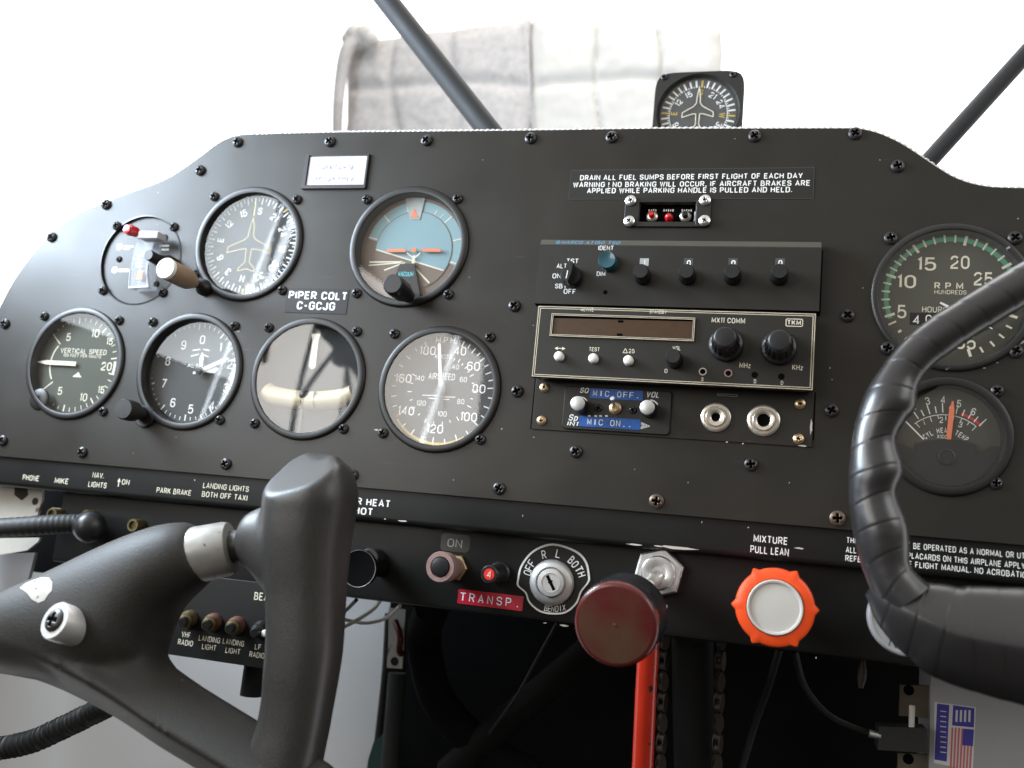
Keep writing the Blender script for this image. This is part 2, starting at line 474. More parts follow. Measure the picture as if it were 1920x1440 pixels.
M = dict(
    panel=mat('black_panel_paint', (0.0200, 0.0172, 0.0128), 0.39, spec=0.36, bump=0.10, bscale=1300, var=0.24, vscale=22, wave=0.25, scratch=0.5, specks=((0.30, 0.29, 0.27), 330, 0.775), rvar=0.10),
    radio=mat('black_radio_face', (0.0165, 0.0148, 0.0115), 0.46, spec=0.4, bump=0.06, bscale=1800, var=0.1, specks=((0.25, 0.24, 0.22), 420, 0.80)),
    sub=mat('black_subpanel_paint', (0.0065, 0.0062, 0.0056), 0.45, spec=0.34, bump=0.12, bscale=1000, var=0.2, vscale=30, specks=((0.32, 0.31, 0.3), 260, 0.79)),
    bezel=mat('black_bezel_paint', (0.011, 0.010, 0.0088), 0.42, bump=0.06, bscale=1500, var=0.2),
    rim=mat('worn_rim_paint', (0.020, 0.019, 0.018), 0.35, bump=0.05, var=0.2, specks=((0.5, 0.48, 0.45), 210, 0.74)),
    black=mat('black_plastic', (0.012, 0.012, 0.0125), 0.36, bump=0.08, var=0.15),
    matblack=mat('matt_black', (0.007, 0.007, 0.007), 0.75, var=0.2, spec=0.2),
    hole=mat('hole_black', (0.003, 0.003, 0.003), 0.9, spec=0.05),
    screw=mat('blackened_screw_steel', (0.030, 0.028, 0.027), 0.33, metal=0.25, var=0.35, vscale=500),
    rusty=mat('rusty_screw_steel', (0.12, 0.085, 0.06), 0.42, metal=0.6, var=0.5, vscale=600),
    steel=mat('bare_steel', (0.66, 0.65, 0.63), 0.40, metal=1.0, var=0.15, vscale=300, bump=0.03),
    chrome=mat('polished_metal', (0.80, 0.79, 0.78), 0.31, metal=1.0, var=0.08, vscale=200, bump=0.02),
    nickel=mat('nickel_plating', (0.72, 0.66, 0.58), 0.30, metal=0.85, var=0.25, vscale=350),
    brass=mat('brass', (0.56, 0.42, 0.25), 0.36, metal=0.9, var=0.25, vscale=350),
    white=mat('white_lettering', (0.80, 0.79, 0.76), 0.6, var=0.06, vscale=900),
    cream=mat('cream_lettering', (0.70, 0.64, 0.50), 0.6, var=0.08, vscale=900),
    gold=mat('cream_gold_line', (0.58, 0.50, 0.36), 0.5, var=0.2, vscale=500),
    dial=mat('dial_black', (0.016, 0.0165, 0.016), 0.7, var=0.12, spec=0.25),
    dialg=mat('dial_green_black', (0.075, 0.078, 0.060), 0.7, var=0.12, spec=0.25),
    dialt=mat('dial_olive_black', (0.060, 0.057, 0.043), 0.7, var=0.12, spec=0.25),
    dialc=mat('dial_grey', (0.070, 0.070, 0.068), 0.7, var=0.1, spec=0.25),
    yellow=mat('yellow_paint', (0.56, 0.40, 0.07), 0.55, var=0.1),
    red=mat('red_paint', (0.55, 0.02, 0.02), 0.45, var=0.15),
    green=mat('green_arc_paint', (0.06, 0.30, 0.17), 0.6, var=0.15),
    orange=mat('orange_fluorescent_paint', (0.78, 0.20, 0.085), 0.5, var=0.06),
    skyblue=mat('attitude_sky', (0.23, 0.365, 0.385), 0.6, var=0.06),
    skyblue2=mat('attitude_sky_disc', (0.20, 0.32, 0.35), 0.6, var=0.08),
    earth=mat('attitude_ground', (0.16, 0.115, 0.085), 0.65, var=0.12),
    palegrey=mat('pale_grey_paint', (0.36, 0.38, 0.37), 0.6, var=0.06),
    cyan=mat('cyan_lettering', (0.15, 0.62, 0.70), 0.6, var=0.05),
    navy=mat('blue_lettering', (0.10, 0.26, 0.40), 0.6, var=0.05),
    teal=mat('teal_button_plastic', (0.012, 0.065, 0.085), 0.25, var=0.15, coat=0.5),
    paper=mat('white_paper', (0.56, 0.55, 0.58), 0.8, var=0.05, vscale=120),
    ink=mat('faded_purple_ink', (0.20, 0.17, 0.32), 0.8, var=0.1),
    amber=mat('amber_display', (0.048, 0.019, 0.0035), 0.42, var=0.25, vscale=260),
    tapeblue=mat('blue_embossing_tape', (0.012, 0.085, 0.32), 0.28, var=0.25, vscale=160, coat=0.3),
    tapered=mat('red_embossing_tape', (0.42, 0.012, 0.03), 0.3, var=0.25, vscale=160, coat=0.3),
    emboss=mat('stretched_white_emboss', (0.72, 0.75, 0.80), 0.6, var=0.12, vscale=800),
    offwhite=mat('white_button_plastic', (0.78, 0.76, 0.72), 0.38, var=0.05),
    throttle=mat('worn_red_knob', (0.085, 0.010, 0.009), 0.26, bump=0.08, bscale=600, var=0.3, vscale=60, coat=0.15),
    throttlew=mat('worn_brown_knob_face', (0.115, 0.052, 0.034), 0.30, bump=0.05, bscale=600, var=0.3, vscale=26),
    mixture=mat('orange_plastic', (0.93, 0.085, 0.012), 0.38, var=0.06, bump=0.03, coat=0.1),
    cap=mat('grey_cap_plastic', (0.56, 0.53, 0.49), 0.5, var=0.07, vscale=60),
    beige=mat('aged_beige_plastic', (0.33, 0.22, 0.14), 0.45, var=0.2, vscale=120),
    capwhite=mat('cream_knob_end', (0.84, 0.80, 0.72), 0.4, var=0.05),
    copper=mat('pinkish_worn_bushing', (0.34, 0.215, 0.195), 0.45, metal=0.3, var=0.25, vscale=300),
    redrod=mat('red_gloss_rod', (0.38, 0.020, 0.007), 0.25, var=0.2, specks=((0.02, 0.012, 0.01), 130, 0.66)),
    cover_grey=mat('grey_quilt_cloth', (0.49, 0.47, 0.462), 0.95, bump=0.5, bscale=420, var=0.28, vscale=120, spec=0.1),
    cover_white=mat('white_quilt_cloth', (0.575, 0.56, 0.53), 0.95, bump=0.4, bscale=420, var=0.06, vscale=60, spec=0.1),
    tube=mat('black_steel_tube', (0.016, 0.0158, 0.0165), 0.68, var=0.2, bump=0.05, specks=((0.3, 0.3, 0.3), 150, 0.78)),
    trim=mat('translucent_edge_trim', (0.66, 0.66, 0.63), 0.35, var=0.3, vscale=400),
    yoke=mat('grey_black_crackle_plastic', (0.021, 0.019, 0.0162), 0.55, bump=0.42, bscale=1350, var=0.6, vscale=1150, spec=0.38, specks=((0.25, 0.24, 0.22), 520, 0.77)),
    grip=mat('grey_grip_plastic', (0.026, 0.024, 0.0215), 0.40, bump=0.18, bscale=1250, var=0.5, vscale=1050, spec=0.55),
    vinyl=mat('black_vinyl_tape', (0.018, 0.0165, 0.0172), 0.31, spec=0.7, bump=0.06, bscale=260, var=0.3, vscale=35),
    sleeve=mat('scuffed_white_sleeve', (0.34, 0.33, 0.31), 0.36, metal=0.45, var=0.22, vscale=160, bump=0.06, specks=((0.09, 0.085, 0.08), 240, 0.645)),
    chip=mat('bare_white_chip', (0.50, 0.47, 0.41), 0.6, var=0.1, specks=((0.1, 0.09, 0.08), 250, 0.70)),
    wall=mat('grey_white_wall_paint', (0.60, 0.59, 0.58), 0.6, var=0.07, vscale=12, bump=0.03),
    carpet=mat('black_footwell_lining', (0.006, 0.006, 0.0062), 0.9, bump=0.3, bscale=500, var=0.4, spec=0.1),
    rubber=mat('black_rubber_cord', (0.012, 0.012, 0.012), 0.55, var=0.2, bump=0.1),
    wire=mat('white_wire_insulation', (0.62, 0.60, 0.57), 0.5, var=0.08),
    scar=mat('bare_metal_scar', (0.36, 0.335, 0.285), 0.6, var=0.2, vscale=300, specks=((0.06, 0.055, 0.05), 330, 0.64)),
    edgelit=mat('toplit_olive_black_edge', (0.060, 0.056, 0.044), 0.5, var=0.2, vscale=90),  # light from above put into the colour
    milky=None,
    satin=mat('satin_silver_metal', (0.52, 0.51, 0.49), 0.42, metal=0.55, var=0.08, vscale=150, bump=0.02),
    alloy=mat('grey_aluminium', (0.40, 0.40, 0.41), 0.45, metal=0.35, var=0.12, vscale=40, bump=0.03),
    dirty=mat('dirty_white_metal', (0.55, 0.52, 0.46), 0.55, var=0.22, vscale=60, specks=((0.16, 0.12, 0.08), 90, 0.66)),
    flagblue=mat('flag_blue', (0.05, 0.045, 0.32), 0.6, var=0.15),
    flagred=mat('flag_red', (0.55, 0.13, 0.14), 0.6, var=0.12),
    flagwhite=mat('flag_white', (0.66, 0.64, 0.64), 0.6, var=0.05),
    darkblue=mat('dark_blue_green_plastic', (0.006, 0.045, 0.036), 0.5, var=0.2),
    rust=mat('rusty_chain_steel', (0.024, 0.016, 0.011), 0.6, metal=0.3, var=0.4, vscale=400),
    led=mat('red_lens', (0.60, 0.012, 0.015), 0.2, var=0.1, coat=0.5),
    glass=glass('instrument_glass', 1.75),
    clear=glass('clear_plastic', 1.9, (0.86, 0.86, 0.87), 0.05),
)
def milky(name, c, fac):
    m = mat(name, c, 0.25, var=0.2, vscale=200)
    n, l = m.node_tree.nodes, m.node_tree.links
    mix = n.new('ShaderNodeMixShader'); tr = n.new('ShaderNodeBsdfTransparent')
    mix.inputs[0].default_value = fac
    l.new(tr.outputs[0], mix.inputs[1]); l.new(n['Principled BSDF'].outputs[0], mix.inputs[2]); l.new(mix.outputs[0], n['Material Output'].inputs[0])
    return m
M['milky'] = milky('milky_clear_plastic', (0.42, 0.43, 0.46), 0.32)
def letters(parent, m, rows, d, name='lettering', bold=0.0, slant=0.0):
    for a in rows:
        mb = MB(); mb.textpx(*a[:6], d=d, bold=a[6] if len(a) > 6 else bold, slant=slant); mb.build(name, M[m], parent)

# ------------------------------------------------------------------ screws
def screw_mesh(name, R, h, mats, cross=0.60):
    mb = MB()
    n, rings = 56, 13
    prof = []
    vs_ = [(0, -h + (h * 0.42 if cross else 0), 0)]
    for k in range(1, rings + 1):
        r = R * k / rings
        for i in range(n):
            a = 2 * math.pi * i / n
            x, z = r * math.cos(a), r * math.sin(a)
            y = -h * (1 - 0.55 * (k / rings) ** 2.6)
            ax, az = abs(x), abs(z)
            m = 0
            if cross:
                L, W = R * cross, R * 0.25 * cross
                if (ax < L and az < W) or (az < L and ax < W): m = 1
                elif (ax < L * 1.1 and az < W * 1.6) or (az < L * 1.1 and ax < W * 1.6): m = 0.25
            vs_.append((x, y + m * h * 0.5, z))
    for i in range(n):
        a = 2 * math.pi * i / n
        vs_.append((R * math.cos(a), 0, R * math.sin(a)))
    fs, mi = [], []
    def ring(k): return 1 + (k - 1) * n
    for i in range(n): fs.append((0, ring(1) + i, ring(1) + (i + 1) % n))
    for k in range(1, rings + 1):
        for i in range(n):
            j = (i + 1) % n
            fs.append((ring(k) + i, ring(k + 1) + i, ring(k + 1) + j, ring(k) + j))
    mb.add(vs_, fs)
    if cross:  # shade of the cross recess is put into its colour
        for q, f in enumerate(mb.f):
            c = [sum(mb.v[i][t] for i in f) / len(f) for t in (0, 2)]
            ax, az = abs(c[0]), abs(c[1])
            L, W = R * cross, R * 0.28 * cross
            if (ax < L and az < W) or (az < L and ax < W): mb.mi[q] = 1
    o = mb.build(name, mats, None, (0, 0, 0), smooth=50)
    me = o.data
    bpy.data.objects.remove(o)
    return me
SCREWS = {k: screw_mesh('screw', R, h, (M[m], M['hole']), 0.36 if k in ('silver', 'brass') else 0.58) for k, (R, h, m) in dict(
    panel=(3.75, 2.4, 'screw'), gauge=(3.25, 2.3, 'screw'), small=(2.2, 1.4, 'screw'), silver=(3.3, 2.0, 'chrome'), brass=(2.9, 1.8, 'brass'),
    rusty=(4.1, 2.4, 'rusty'), big=(5.2, 2.6, 'screw'), tiny=(1.9, 1.0, 'black')).items()}
def add_screw(parent, pos, kind='panel', name='screw', label=None):
    o = bpy.data.objects.new(name, SCREWS[kind])
    link(o, parent, ORG[parent.name])
    o.location = (Vector(pos) - ORG[parent.name]) * S
    o.rotation_euler = (random.uniform(-0.05, 0.05), random.uniform(0, 1.5), random.uniform(-0.05, 0.05))
    if label: o['label'] = label
    return o

# ------------------------------------------------------------------ instrument panel
OUT = [(-385, -70), (-384.5, -30), (-382, 10), (-372.5, 36.3), (-363.5, 58.4), (-346.1, 84.7), (-322.9, 104.9), (-289.6, 118.9), (-260.7, 128.7), (-244.8, 136.4),
       (-225.8, 150), (-217, 157), (-208, 161.8), (-198, 163.9), (-186.3, 164.3), (-122, 164.3), (-3, 162.6), (84.6, 161.7), (138.4, 160.4), (198.2, 159), (206, 158.2),
       (213, 156.2), (220, 153), (229.8, 147), (249.5, 131.9), (257.5, 127.2), (265.8, 124.2), (276, 122.4), (289.6, 122), (430, 119), (430, -70)]
edge = [(p.x, p.y) for p in catmull([(a, b, 0) for a, b in OUT[:-1]], 5)] + [OUT[-1]]
GC = {k: U(*v) for k, v in dict(insert=(263, 487), heading=(466, 457), attitude=(766, 462), vertical=(141, 681), altimeter=(355, 696), turn=(576.5, 709.5), airspeed=(823, 729), tach=(1785, 556), cyl=(1777, 817)).items()}
HOLE = dict(insert=32, heading=38.6, attitude=38.6, vertical=38.2, altimeter=38.2, turn=38.4, airspeed=38, tach=39.5, cyl=30)
cu = bpy.data.curves.new('panel_outline', 'CURVE')
cu.dimensions = '2D'; cu.fill_mode = 'BOTH'; cu.extrude = 0.8 * S; cu.bevel_depth = 0.25 * S; cu.offset = -0.25 * S; cu.bevel_resolution = 1
def spline(pts):
    sp = cu.splines.new('POLY'); sp.points.add(len(pts) - 1); sp.use_cyclic_u = True
    for q, p in zip(sp.points, pts): q.co = (p[0] * S, p[1] * S, 0, 1)
spline(edge)
for k, c in GC.items():
    spline([(c[0] + HOLE[k] * math.sin(2 * math.pi * i / 64), c[1] + HOLE[k] * math.cos(2 * math.pi * i / 64)) for i in range(64)])
elt_c = ((U(1172, 372)[0] + U(1333, 427)[0]) / 2, (U(1172, 372)[1] + U(1333, 427)[1]) / 2)
spline(rrect(elt_c[0], elt_c[1], 33, 11.5, 1.5))
tmp = bpy.data.objects.new('panel_outline', cu)
plate_me = bpy.data.meshes.new_from_object(tmp)
bpy.data.objects.remove(tmp); bpy.data.curves.remove(cu)
plate_me.transform(Matrix.Rotation(math.radians(90), 4, 'X') @ Matrix.Translation((0, 0, -1.05 * S)))
plate_me.name = 'faceplate'
plate_me.materials.clear(); plate_me.materials.append(M['panel'])
panel = thing('instrument_panel', 'wide black instrument panel with curved shoulders carrying round dials and radios', 'instrument panel', (0, 0, -70))
face = bpy.data.objects.new('faceplate', plate_me)
link(face, panel, ORG[panel.name])
face.location = -ORG[panel.name] * S
for p in [(446, 267), (619, 266), (800, 264), (995, 260), (1147, 258), (1415, 256), (1603, 251), (1683, 312), (376, 320), (200, 384), (98, 445), (10, 607), (6, 826), (155, 848),
          (424, 870), (661, 891), (936, 916), (965, 574), (1589, 592), (970, 734), (1559, 770), (1080, 847), (1408, 871)]:
    add_screw(panel, U3(*p), 'panel')
for p in [(1231, 940), (1570, 972)]: add_screw(panel, U3(*p), 'rusty', label='brown rusty screw in the lower edge')
chips = [(285, 612, 2.6, .6), (446, 621, 2.0, .8), (1909, 641, 3.0, 2.4), (1684, 648, .9, 2.6), (1686, 456, 2.2, 1.0), (706, 806, 1.8, .5), (746, 801, .5, .3), (941, 804, .4, .6), (1416, 250, 1.0, .4), (1153, 250, .9, .4),
         (1524, 560, .4, .5), (1556, 690, .3, .7), (1560, 712, .25, .5), (1378, 260, .3, .3), (880, 520, .3, .3), (1618, 540, .25, .4), (1001, 820, .5, .3), (640, 905, .4, .3), (1290, 905, .25, .5), (1190, 880, .3, .3), (850, 900, .3, .5), (600, 330, .25, .3),
         (1650, 300, .3, .3), (905, 300, .25, .4), (1480, 905, .3, .3), (330, 820, .3, .3), (250, 850, .25, .3), (1000, 610, .3, .3), (1845, 690, .9, .3), (1870, 680, .8, .3)]
def chip_shape(mb, px, py, w, h, d, seed, y):
    c = U(px, py, d); r = random.Random(seed)
    mb.flat([(c[0] + w * math.cos(t * 0.6283) * r.uniform(0.55, 1.1), c[1] + h * math.sin(t * 0.6283) * r.uniform(0.55, 1.1)) for t in range(10)], y)
for k, a in enumerate(chips):
    mb = MB(); chip_shape(mb, *a, 0, 50 + k, -0.06); mb.build('paint_chip', M['chip'], panel)
# beaded plastic trim clipped over the top edge
mb = MB()
tp = [p for p in edge if p[1] > 119]
path = [Vector((x, 3.0, z + 0.55)) for x, z in tp]
L = [0]
for a, b in zip(path[:-1], path[1:]): L.append(L[-1] + (b - a).length)
fine, k, s_ = [], 0, 0.0
while s_ < L[-1]:
    while L[k + 1] < s_: k += 1
    t = (s_ - L[k]) / max(1e-6, L[k + 1] - L[k])
    fine.append(path[k].lerp(path[k + 1], t)); s_ += 0.7
mb.tube(fine, lambda k: 1.25 + 0.75 * (math.sin(k * 0.7 / 3.6 * 2 * math.pi) > -0.2) * (0.75 + 0.4 * mnoise.noise((k * 0.23, 0, 0))), 8)
mb.build('edge_trim', M['trim'], panel)
# deck that runs forward from the panel top
mb = MB()
m_ = len(tp)
for yy, dz in ((4.5, -2.2), (285, -12)):
    mb.v += [(x, yy, z + dz) for x, z in tp]
mb.f = [(i, i + 1, m_ + i + 1, m_ + i) for i in range(m_ - 1)]; mb.mi = [0] * len(mb.f)
mb.v += [(x, yy, z - 2) for (x, yy, z) in mb.v[:2 * m_]]
mb.f += [(2 * m_ + i, 3 * m_ + i, 3 * m_ + i + 1, 2 * m_ + i + 1) for i in range(m_ - 1)]; mb.mi = [0] * len(mb.f)
mb.build('glare_deck', M['matblack'], panel)

# ------------------------------------------------------------------ lower ledge and switch panel
sub = thing('switch_panel', 'black lower ledge and recessed switch panel under the instrument panel', 'switch panel', (0, 2, -137))
mb = MB()
prof = [(2.2, -58), (2.2, -86.5), (2.6, -88.6), (3.9, -89.8), (6, -90.2), (13.6, -90.2)]
def extr(prof, x0, x1, back=1.6):
    n = len(prof)
    ring = prof + [(y + (back if i < 2 else back * 0.7), z + (back if i >= 2 else 0)) for i, (y, z) in list(enumerate(prof))[::-1]]
    m = len(ring)
    vs_ = [(x, y, z) for x in (x0, x1) for y, z in ring]
    return vs_, [(i, (i + 1) % m, m + (i + 1) % m, m + i) for i in range(m)] + [list(range(m))[::-1], list(range(m, 2 * m))]
mb.add(*extr(prof, -385, 430))
led = mb.build('ledge', M['sub'], sub)
mb = MB()
mb.add(*extr([(14, -88), (14, -134.6), (14.6, -136.4), (16.4, -137.2), (46, -137.2)], -302, 430))
swp = mb.build('recessed_plate', M['sub'], sub)
dL = -2.2
letters(led, 'cream', [('PHONE', 43, 895, 73, 897, 10), ('MIKE', 103, 901, 128, 902.5, 10), ('NAV.', 174, 890, 195, 892.5, 10), ('LIGHTS', 166, 907, 200, 911, 10), ('ON', 229, 903, 243, 905, 10),
                       ('PARK BRAKE', 294, 918, 358, 925, 10), ('LANDING LIGHTS', 381, 911, 467, 916, 10), ('BOTH OFF TAXI', 379, 926, 464, 934, 10)], dL, 'placard_lettering', 0.012)
mb = MB()
a = U(223, 905, dL); mb.quadline((a[0], a[1] + 2.6), (a[0], a[1] - 2.6), 0.7, 2.05); mb.flat([(a[0] - 1.3, a[1] + 0.6), (a[0] + 1.3, a[1] + 0.6), (a[0], a[1] + 3.2)], 2.04)
mb.build('switch_arrow', M['cream'], led)
letters(led, 'white', [('CARBURETOR HEAT', 565, 930, 731, 945, 13, 0.035), ('FULL HOT', 612, 951, 698, 961, 13, 0.035), ('MIXTURE', 1413, 1009, 1476, 1015, 13.5), ('PULL LEAN', 1407, 1029, 1479, 1036, 13.5),
                       ('THIS AIRPLANE MUST BE OPERATED AS A NORMAL OR UTILITY', 1588, 1010.5, 1952, 1047, 11), ('ALL MARKINGS AND PLACARDS ON THIS AIRPLANE APPLY', 1586, 1029, 1922, 1063, 11),
                       ('REFER TO AIRPLANE FLIGHT MANUAL. NO ACROBATIC', 1585, 1045.5, 1924, 1079, 11)], dL, 'placard_lettering', 0.02)
# chipped paint along the ledge
mb = MB()
def chip(px, py, w, h, d, seed, y=None):
    c = U(px, py, d); r = random.Random(seed)
    mb.flat([(c[0] + w * math.cos(t * 0.6283) * r.uniform(0.7, 1.1), c[1] + h * math.sin(t * 0.6283) * r.uniform(0.6, 1.1)) for t in range(10)], -d - 0.06 if y is None else y)
for a in [(1190, 1021, 5.0, 0.5, -2.4, 1), (1272, 1027, 10.5, 1.0, -2.4, 2), (1235, 1024, 3, 0.4, -2.4, 4), (1499, 1028, 2.6, 0.5, -2.2, 3), (755, 977, 3, 0.5, -2.4, 5), (722, 973, 0.6, 0.4, -2.4, 6), (365, 900, 0.6, 0.6, -2.2, 7),
          (1316, 979, 0.3, 0.8, -2.2, 8), (1403, 989, 0.4, 0.5, -2.2, 9), (980, 967, .3, .7, -2.2, 10)]: chip(*a)
mb.build('chipped_paint', M['chip'], led)
mb = MB()
for a in [(1058, 1173, 3.0, 0.6, -14.3, 12), (1022, 1168, 1.2, .4, -14.3, 13), (1240, 1180, 0.5, 1, -14, 14), (1250, 1137, .5, 1.2, -14, 15), (1530, 1233, 0.5, .5, -14, 16), (440, 1085, 4, .5, -14.2, 17)]: chip(*a)
mb.build('chipped_paint', M['chip'], swp)

# ------------------------------------------------------------------ gauges
def ang(c, px, d):
    p = U(px[0], px[1], d)
    return math.degrees(math.atan2(p[0] - c[0], p[1] - c[1]))
def gauge(key, name, label, screws, ro=40.2, ri=35.4, depth=5.0, dial='dial', bezel='bezel', kind='gauge', cat='gauge', gy=-1.0):
    c = GC[key]
    t = thing(name, label, cat, (c[0], 0, c[1]))
    MB().lathe([(ro - 2.5, -1.5), (ro - 0.3, -0.4), (ro, 0.3), (ro - 0.1, 1.0), (ro - 0.7, 1.7), (ro - 1.5, 2.0), (ri + 0.8, 2.1), (ri + 0.2, 1.9), (ri, 1.4), (ri - 0.9, -depth - 0.6), (ro - 3, -depth - 0.6)],
               (c[0], 0, c[1]), n=96, closed=True).build('bezel', M[bezel], t)
    dl = MB().lathe([(0, 0), (ri - 0.5, 0), (ri - 0.5, -1), (0, -1)], (c[0], depth, c[1]), n=96).build('dial', M[dial], t)
    MB().lathe([(0, 0.4), (ri - 0.1, 0.4), (ri - 0.1, 0), (0, 0)], (c[0], gy, c[1]), n=96).build('cover_glass', M['glass'], t)
    for s_ in screws: add_screw(t, U3(*s_), kind, 'mounting_screw')
    return t, dl, c
def pointer(t, c, a, length, w, tail, y, m, tip=2.5, name='pointer', w2=None):
    r = math.radians(a)
    d, n = (math.sin(r), math.cos(r)), (math.cos(r), -math.sin(r))
    w2 = w if w2 is None else w2
    pts = [(-tail, -w2), (length - tip, -w), (length, -0.15), (length, 0.15), (length - tip, w), (-tail, w2)]
    poly = [(c[0] + d[0] * p + n[0] * q, c[1] + d[1] * p + n[1] * q) for p, q in pts]
    return MB().prism(poly, y - 0.35, y).build(name, M[m], t)
def hub(t, c, r, y, m='black'):
    MB().lathe([(r, 0), (r, 1.2), (r * 0.6, 1.7), (0, 1.7)], (c[0], y, c[1]), n=32).build('hub', M[m], t)
DY = 5.0 - 0.12        # where dial printing lies

# airspeed
t, dl, c = gauge('airspeed', 'airspeed_indicator', 'airspeed dial with white needle straight up and yellow arc at its foot',
                 [(740, 626), (919, 632.3), (900.7, 824.3), (718.3, 812.3)], 39.6, 35.0, dial='dialc')
NUM = {40: (862.3, 658.3), 60: (888, 686.7), 80: (898, 729), 100: (879, 781.7), 120: (815.7, 804), 140: (761.7, 770), 160: (756.7, 709.3), 180: (802.3, 657.3)}
KN = {40: (854, 688), 60: (869, 711.7), 80: (864, 753), 100: (829, 776), 120: (790, 755.7), 140: (787, 709)}
def interp(tab, c, d):
    ks = sorted(tab); A = []
    for k in ks:
        a = ang(c, tab[k], d) % 360
        while A and a < A[-1]: a += 360
        A.append(a)
    def f(v):
        i = max(0, min(len(ks) - 2, next((j for j in range(len(ks) - 1) if v <= ks[j + 1]), len(ks) - 2)))
        return A[i] + (A[i + 1] - A[i]) * (v - ks[i]) / (ks[i + 1] - ks[i])
    return f
f = interp(NUM, c, -5); g = interp(KN, c, -5)
mb = MB()
for k, p in NUM.items(): mb.text(str(k), *U(*p, -5), 5.6, DY, bold=0.008, w=8.4 if k < 100 else 10.6)
for k, p in KN.items(): mb.text(str(k), *U(*p, -5), 3.3, DY, w=4.6 if k < 100 else 6)
for v in range(40, 185, 5):
    if v > 60 and v % 10 == 5 and v < 100: pass
    mb.tick(c, 29.5 if v % 10 == 0 else 30.5, 33.4, f(v), 0.75, DY)
for v in range(35, 145, 5): mb.tick(c, 19.6, 22.6 if v % 10 == 0 else 21.4, g(v), 0.55, DY)
mb.textpx('M.P.H.', 818, 634, 856, 642, 11, -5)
mb.textpx('KNOTS', 816, 667, 848, 671, 9, -5)
mb.textpx('AIRSPEED', 804, 703, 853, 709, 12, -5)
for q, (x0, x1, yy) in enumerate(((792, 820, 741), (828, 854, 744), (803, 818, 746.5), (828, 843, 748.5))): mb.quadline(U(x0, yy, -5), U(x1, yy + 0.7, -5), 0.5, DY)
mk = mb.build('dial_markings', M['white'], dl)
MB().sector(c, 32.6, 34.2, f(107), f(139), DY + 0.02).build('caution_arc', M['yellow'], dl)
MB().tick(c, 31.0, 34.2, f(140), 1.3, DY - 0.02).build('limit_mark', M['red'], dl)
pointer(t, c, ang(c, (824, 640), -4), 30, 1.0, 1.5, 3.6, 'white', tip=1.0)
hub(t, c, 3.4, 4.6, 'dialc')
pointer(t, c, ang(c, (824, 640), -4) + 180, 12, 1.4, 0, 4.1, 'dialc', tip=3, name='pointer_tail', w2=0.8)

# attitude
t, dl, c = gauge('attitude', 'attitude_indicator', 'artificial horizon dial with pale blue sky, brown ground and orange wing bars',
                 [(688.3, 374.3), (858.3, 373.3), (841, 552.3), (669, 550)], 40.4, 35.6, dial='earth')
c = U(775, 470, -5)
ROLL = 15.5
def segment(r, tilt, off, y, n=60, r0=None):
    """the part of a disc above a line tilted clockwise by tilt degrees and off mm above the centre"""
    h0 = math.degrees(math.acos(max(-1, min(1, off / r))))
    return [(c[0] + r * math.sin(math.radians(tilt + a)), c[1] + r * math.cos(math.radians(tilt + a))) for a in [-h0 + 2 * h0 * i / n for i in range(n + 1)]]
mb = MB(); mb.m = 0
mb.flat(segment(33.2, ROLL, -1.2, 0), DY)
mb.m = 1; mb.disc(c, 26.6, DY - 0.2)
mb.m = 2; mb.flat(segment(26.0, ROLL, -6.6, 0), DY - 0.3)
mb.m = 3
for a in (-90, -60, -30, 30, 60, 90): mb.tick(c, 26.8, 33.2, ROLL + a, 0.8, DY - 0.1)
for a in (10, 20): mb.tick(c, 27, 30.5, ROLL + a, 0.6, DY - 0.1)
hv = lambda a, b: (c[0] + a * math.cos(math.radians(-ROLL)) - b * math.sin(math.radians(-ROLL)), c[1] + a * math.sin(math.radians(-ROLL)) + b * math.cos(math.radians(-ROLL)))
mb.quadline(hv(-24.9, -6.6), hv(24.9, -6.6), 0.9, DY - 0.4)
for x in (-26, -14, 10, 19): mb.quadline(hv(x * 0.15, -9), hv(x, -20.5 + abs(x) * 0.18), 0.8, DY - 0.4, 1.1)
p0, p1 = U(692, 498, -5), U(752, 493, -5); mb.quadline(p0, p1, 0.9, DY - 0.4)
mb.build('horizon_card', (M['skyblue'], M['earth'], M['skyblue2'], M['cream']), dl)
mb = MB(); mb.m = 0
mb.flat([U(759, 369, -4), U(797, 371, -4), U(787, 411, -4), U(769, 411, -4)], 4.2)
mb.m = 1
mb.flat([U(777, 390, -4), U(784, 408, -4), U(770, 408, -4)], 4.0)
mb.build('bank_index', (M['palegrey'], M['orange']), dl)
mb = MB()
for a, b in (((725, 468.5), (760, 469.5)), ((791, 468), (826, 467))):
    p, q = U(*a, -2), U(*b, -2); mb.box(p[0], q[0], 2.6, 3.2, p[1] - 1.15, p[1] + 0.85)
p = U(775, 468, -2); mb.box(p[0] - 1.6, p[0] + 1.6, 2.6, 3.2, p[1] - 1.3, p[1] + 1.3)
p, q, r, s_ = U(762, 473, -2), U(773, 482, -2), U(787, 473, -2), U(777, 482, -2)
mb.build('wing_bars', M['orange'], t)
mb = MB(); mb.quadline(p, q, 0.8, 3.0); mb.quadline(s_, r, 0.8, 3.05); mb.quadline(U(775, 478, -2), U(773, 494, -2), 1.8, 3.1)
mb.build('wing_bar_bracket', M['cream'], t)
mb = MB(); mb.m = 0
mb.prism([U(750, 495, -3), U(777, 494, -3), U(789, 561, -3), U(726, 557, -3)][::-1], 2.7, 4.4)
mb.m = 1; mb.textpx('VACUUM', 747, 512.5, 775, 515, 9, -2.7, bold=0.02)
mb.build('vacuum_plate', (M['bezel'], M['cyan']), t)
kb, kt = U3(768, 557, 2), U3(724, 523, 31)
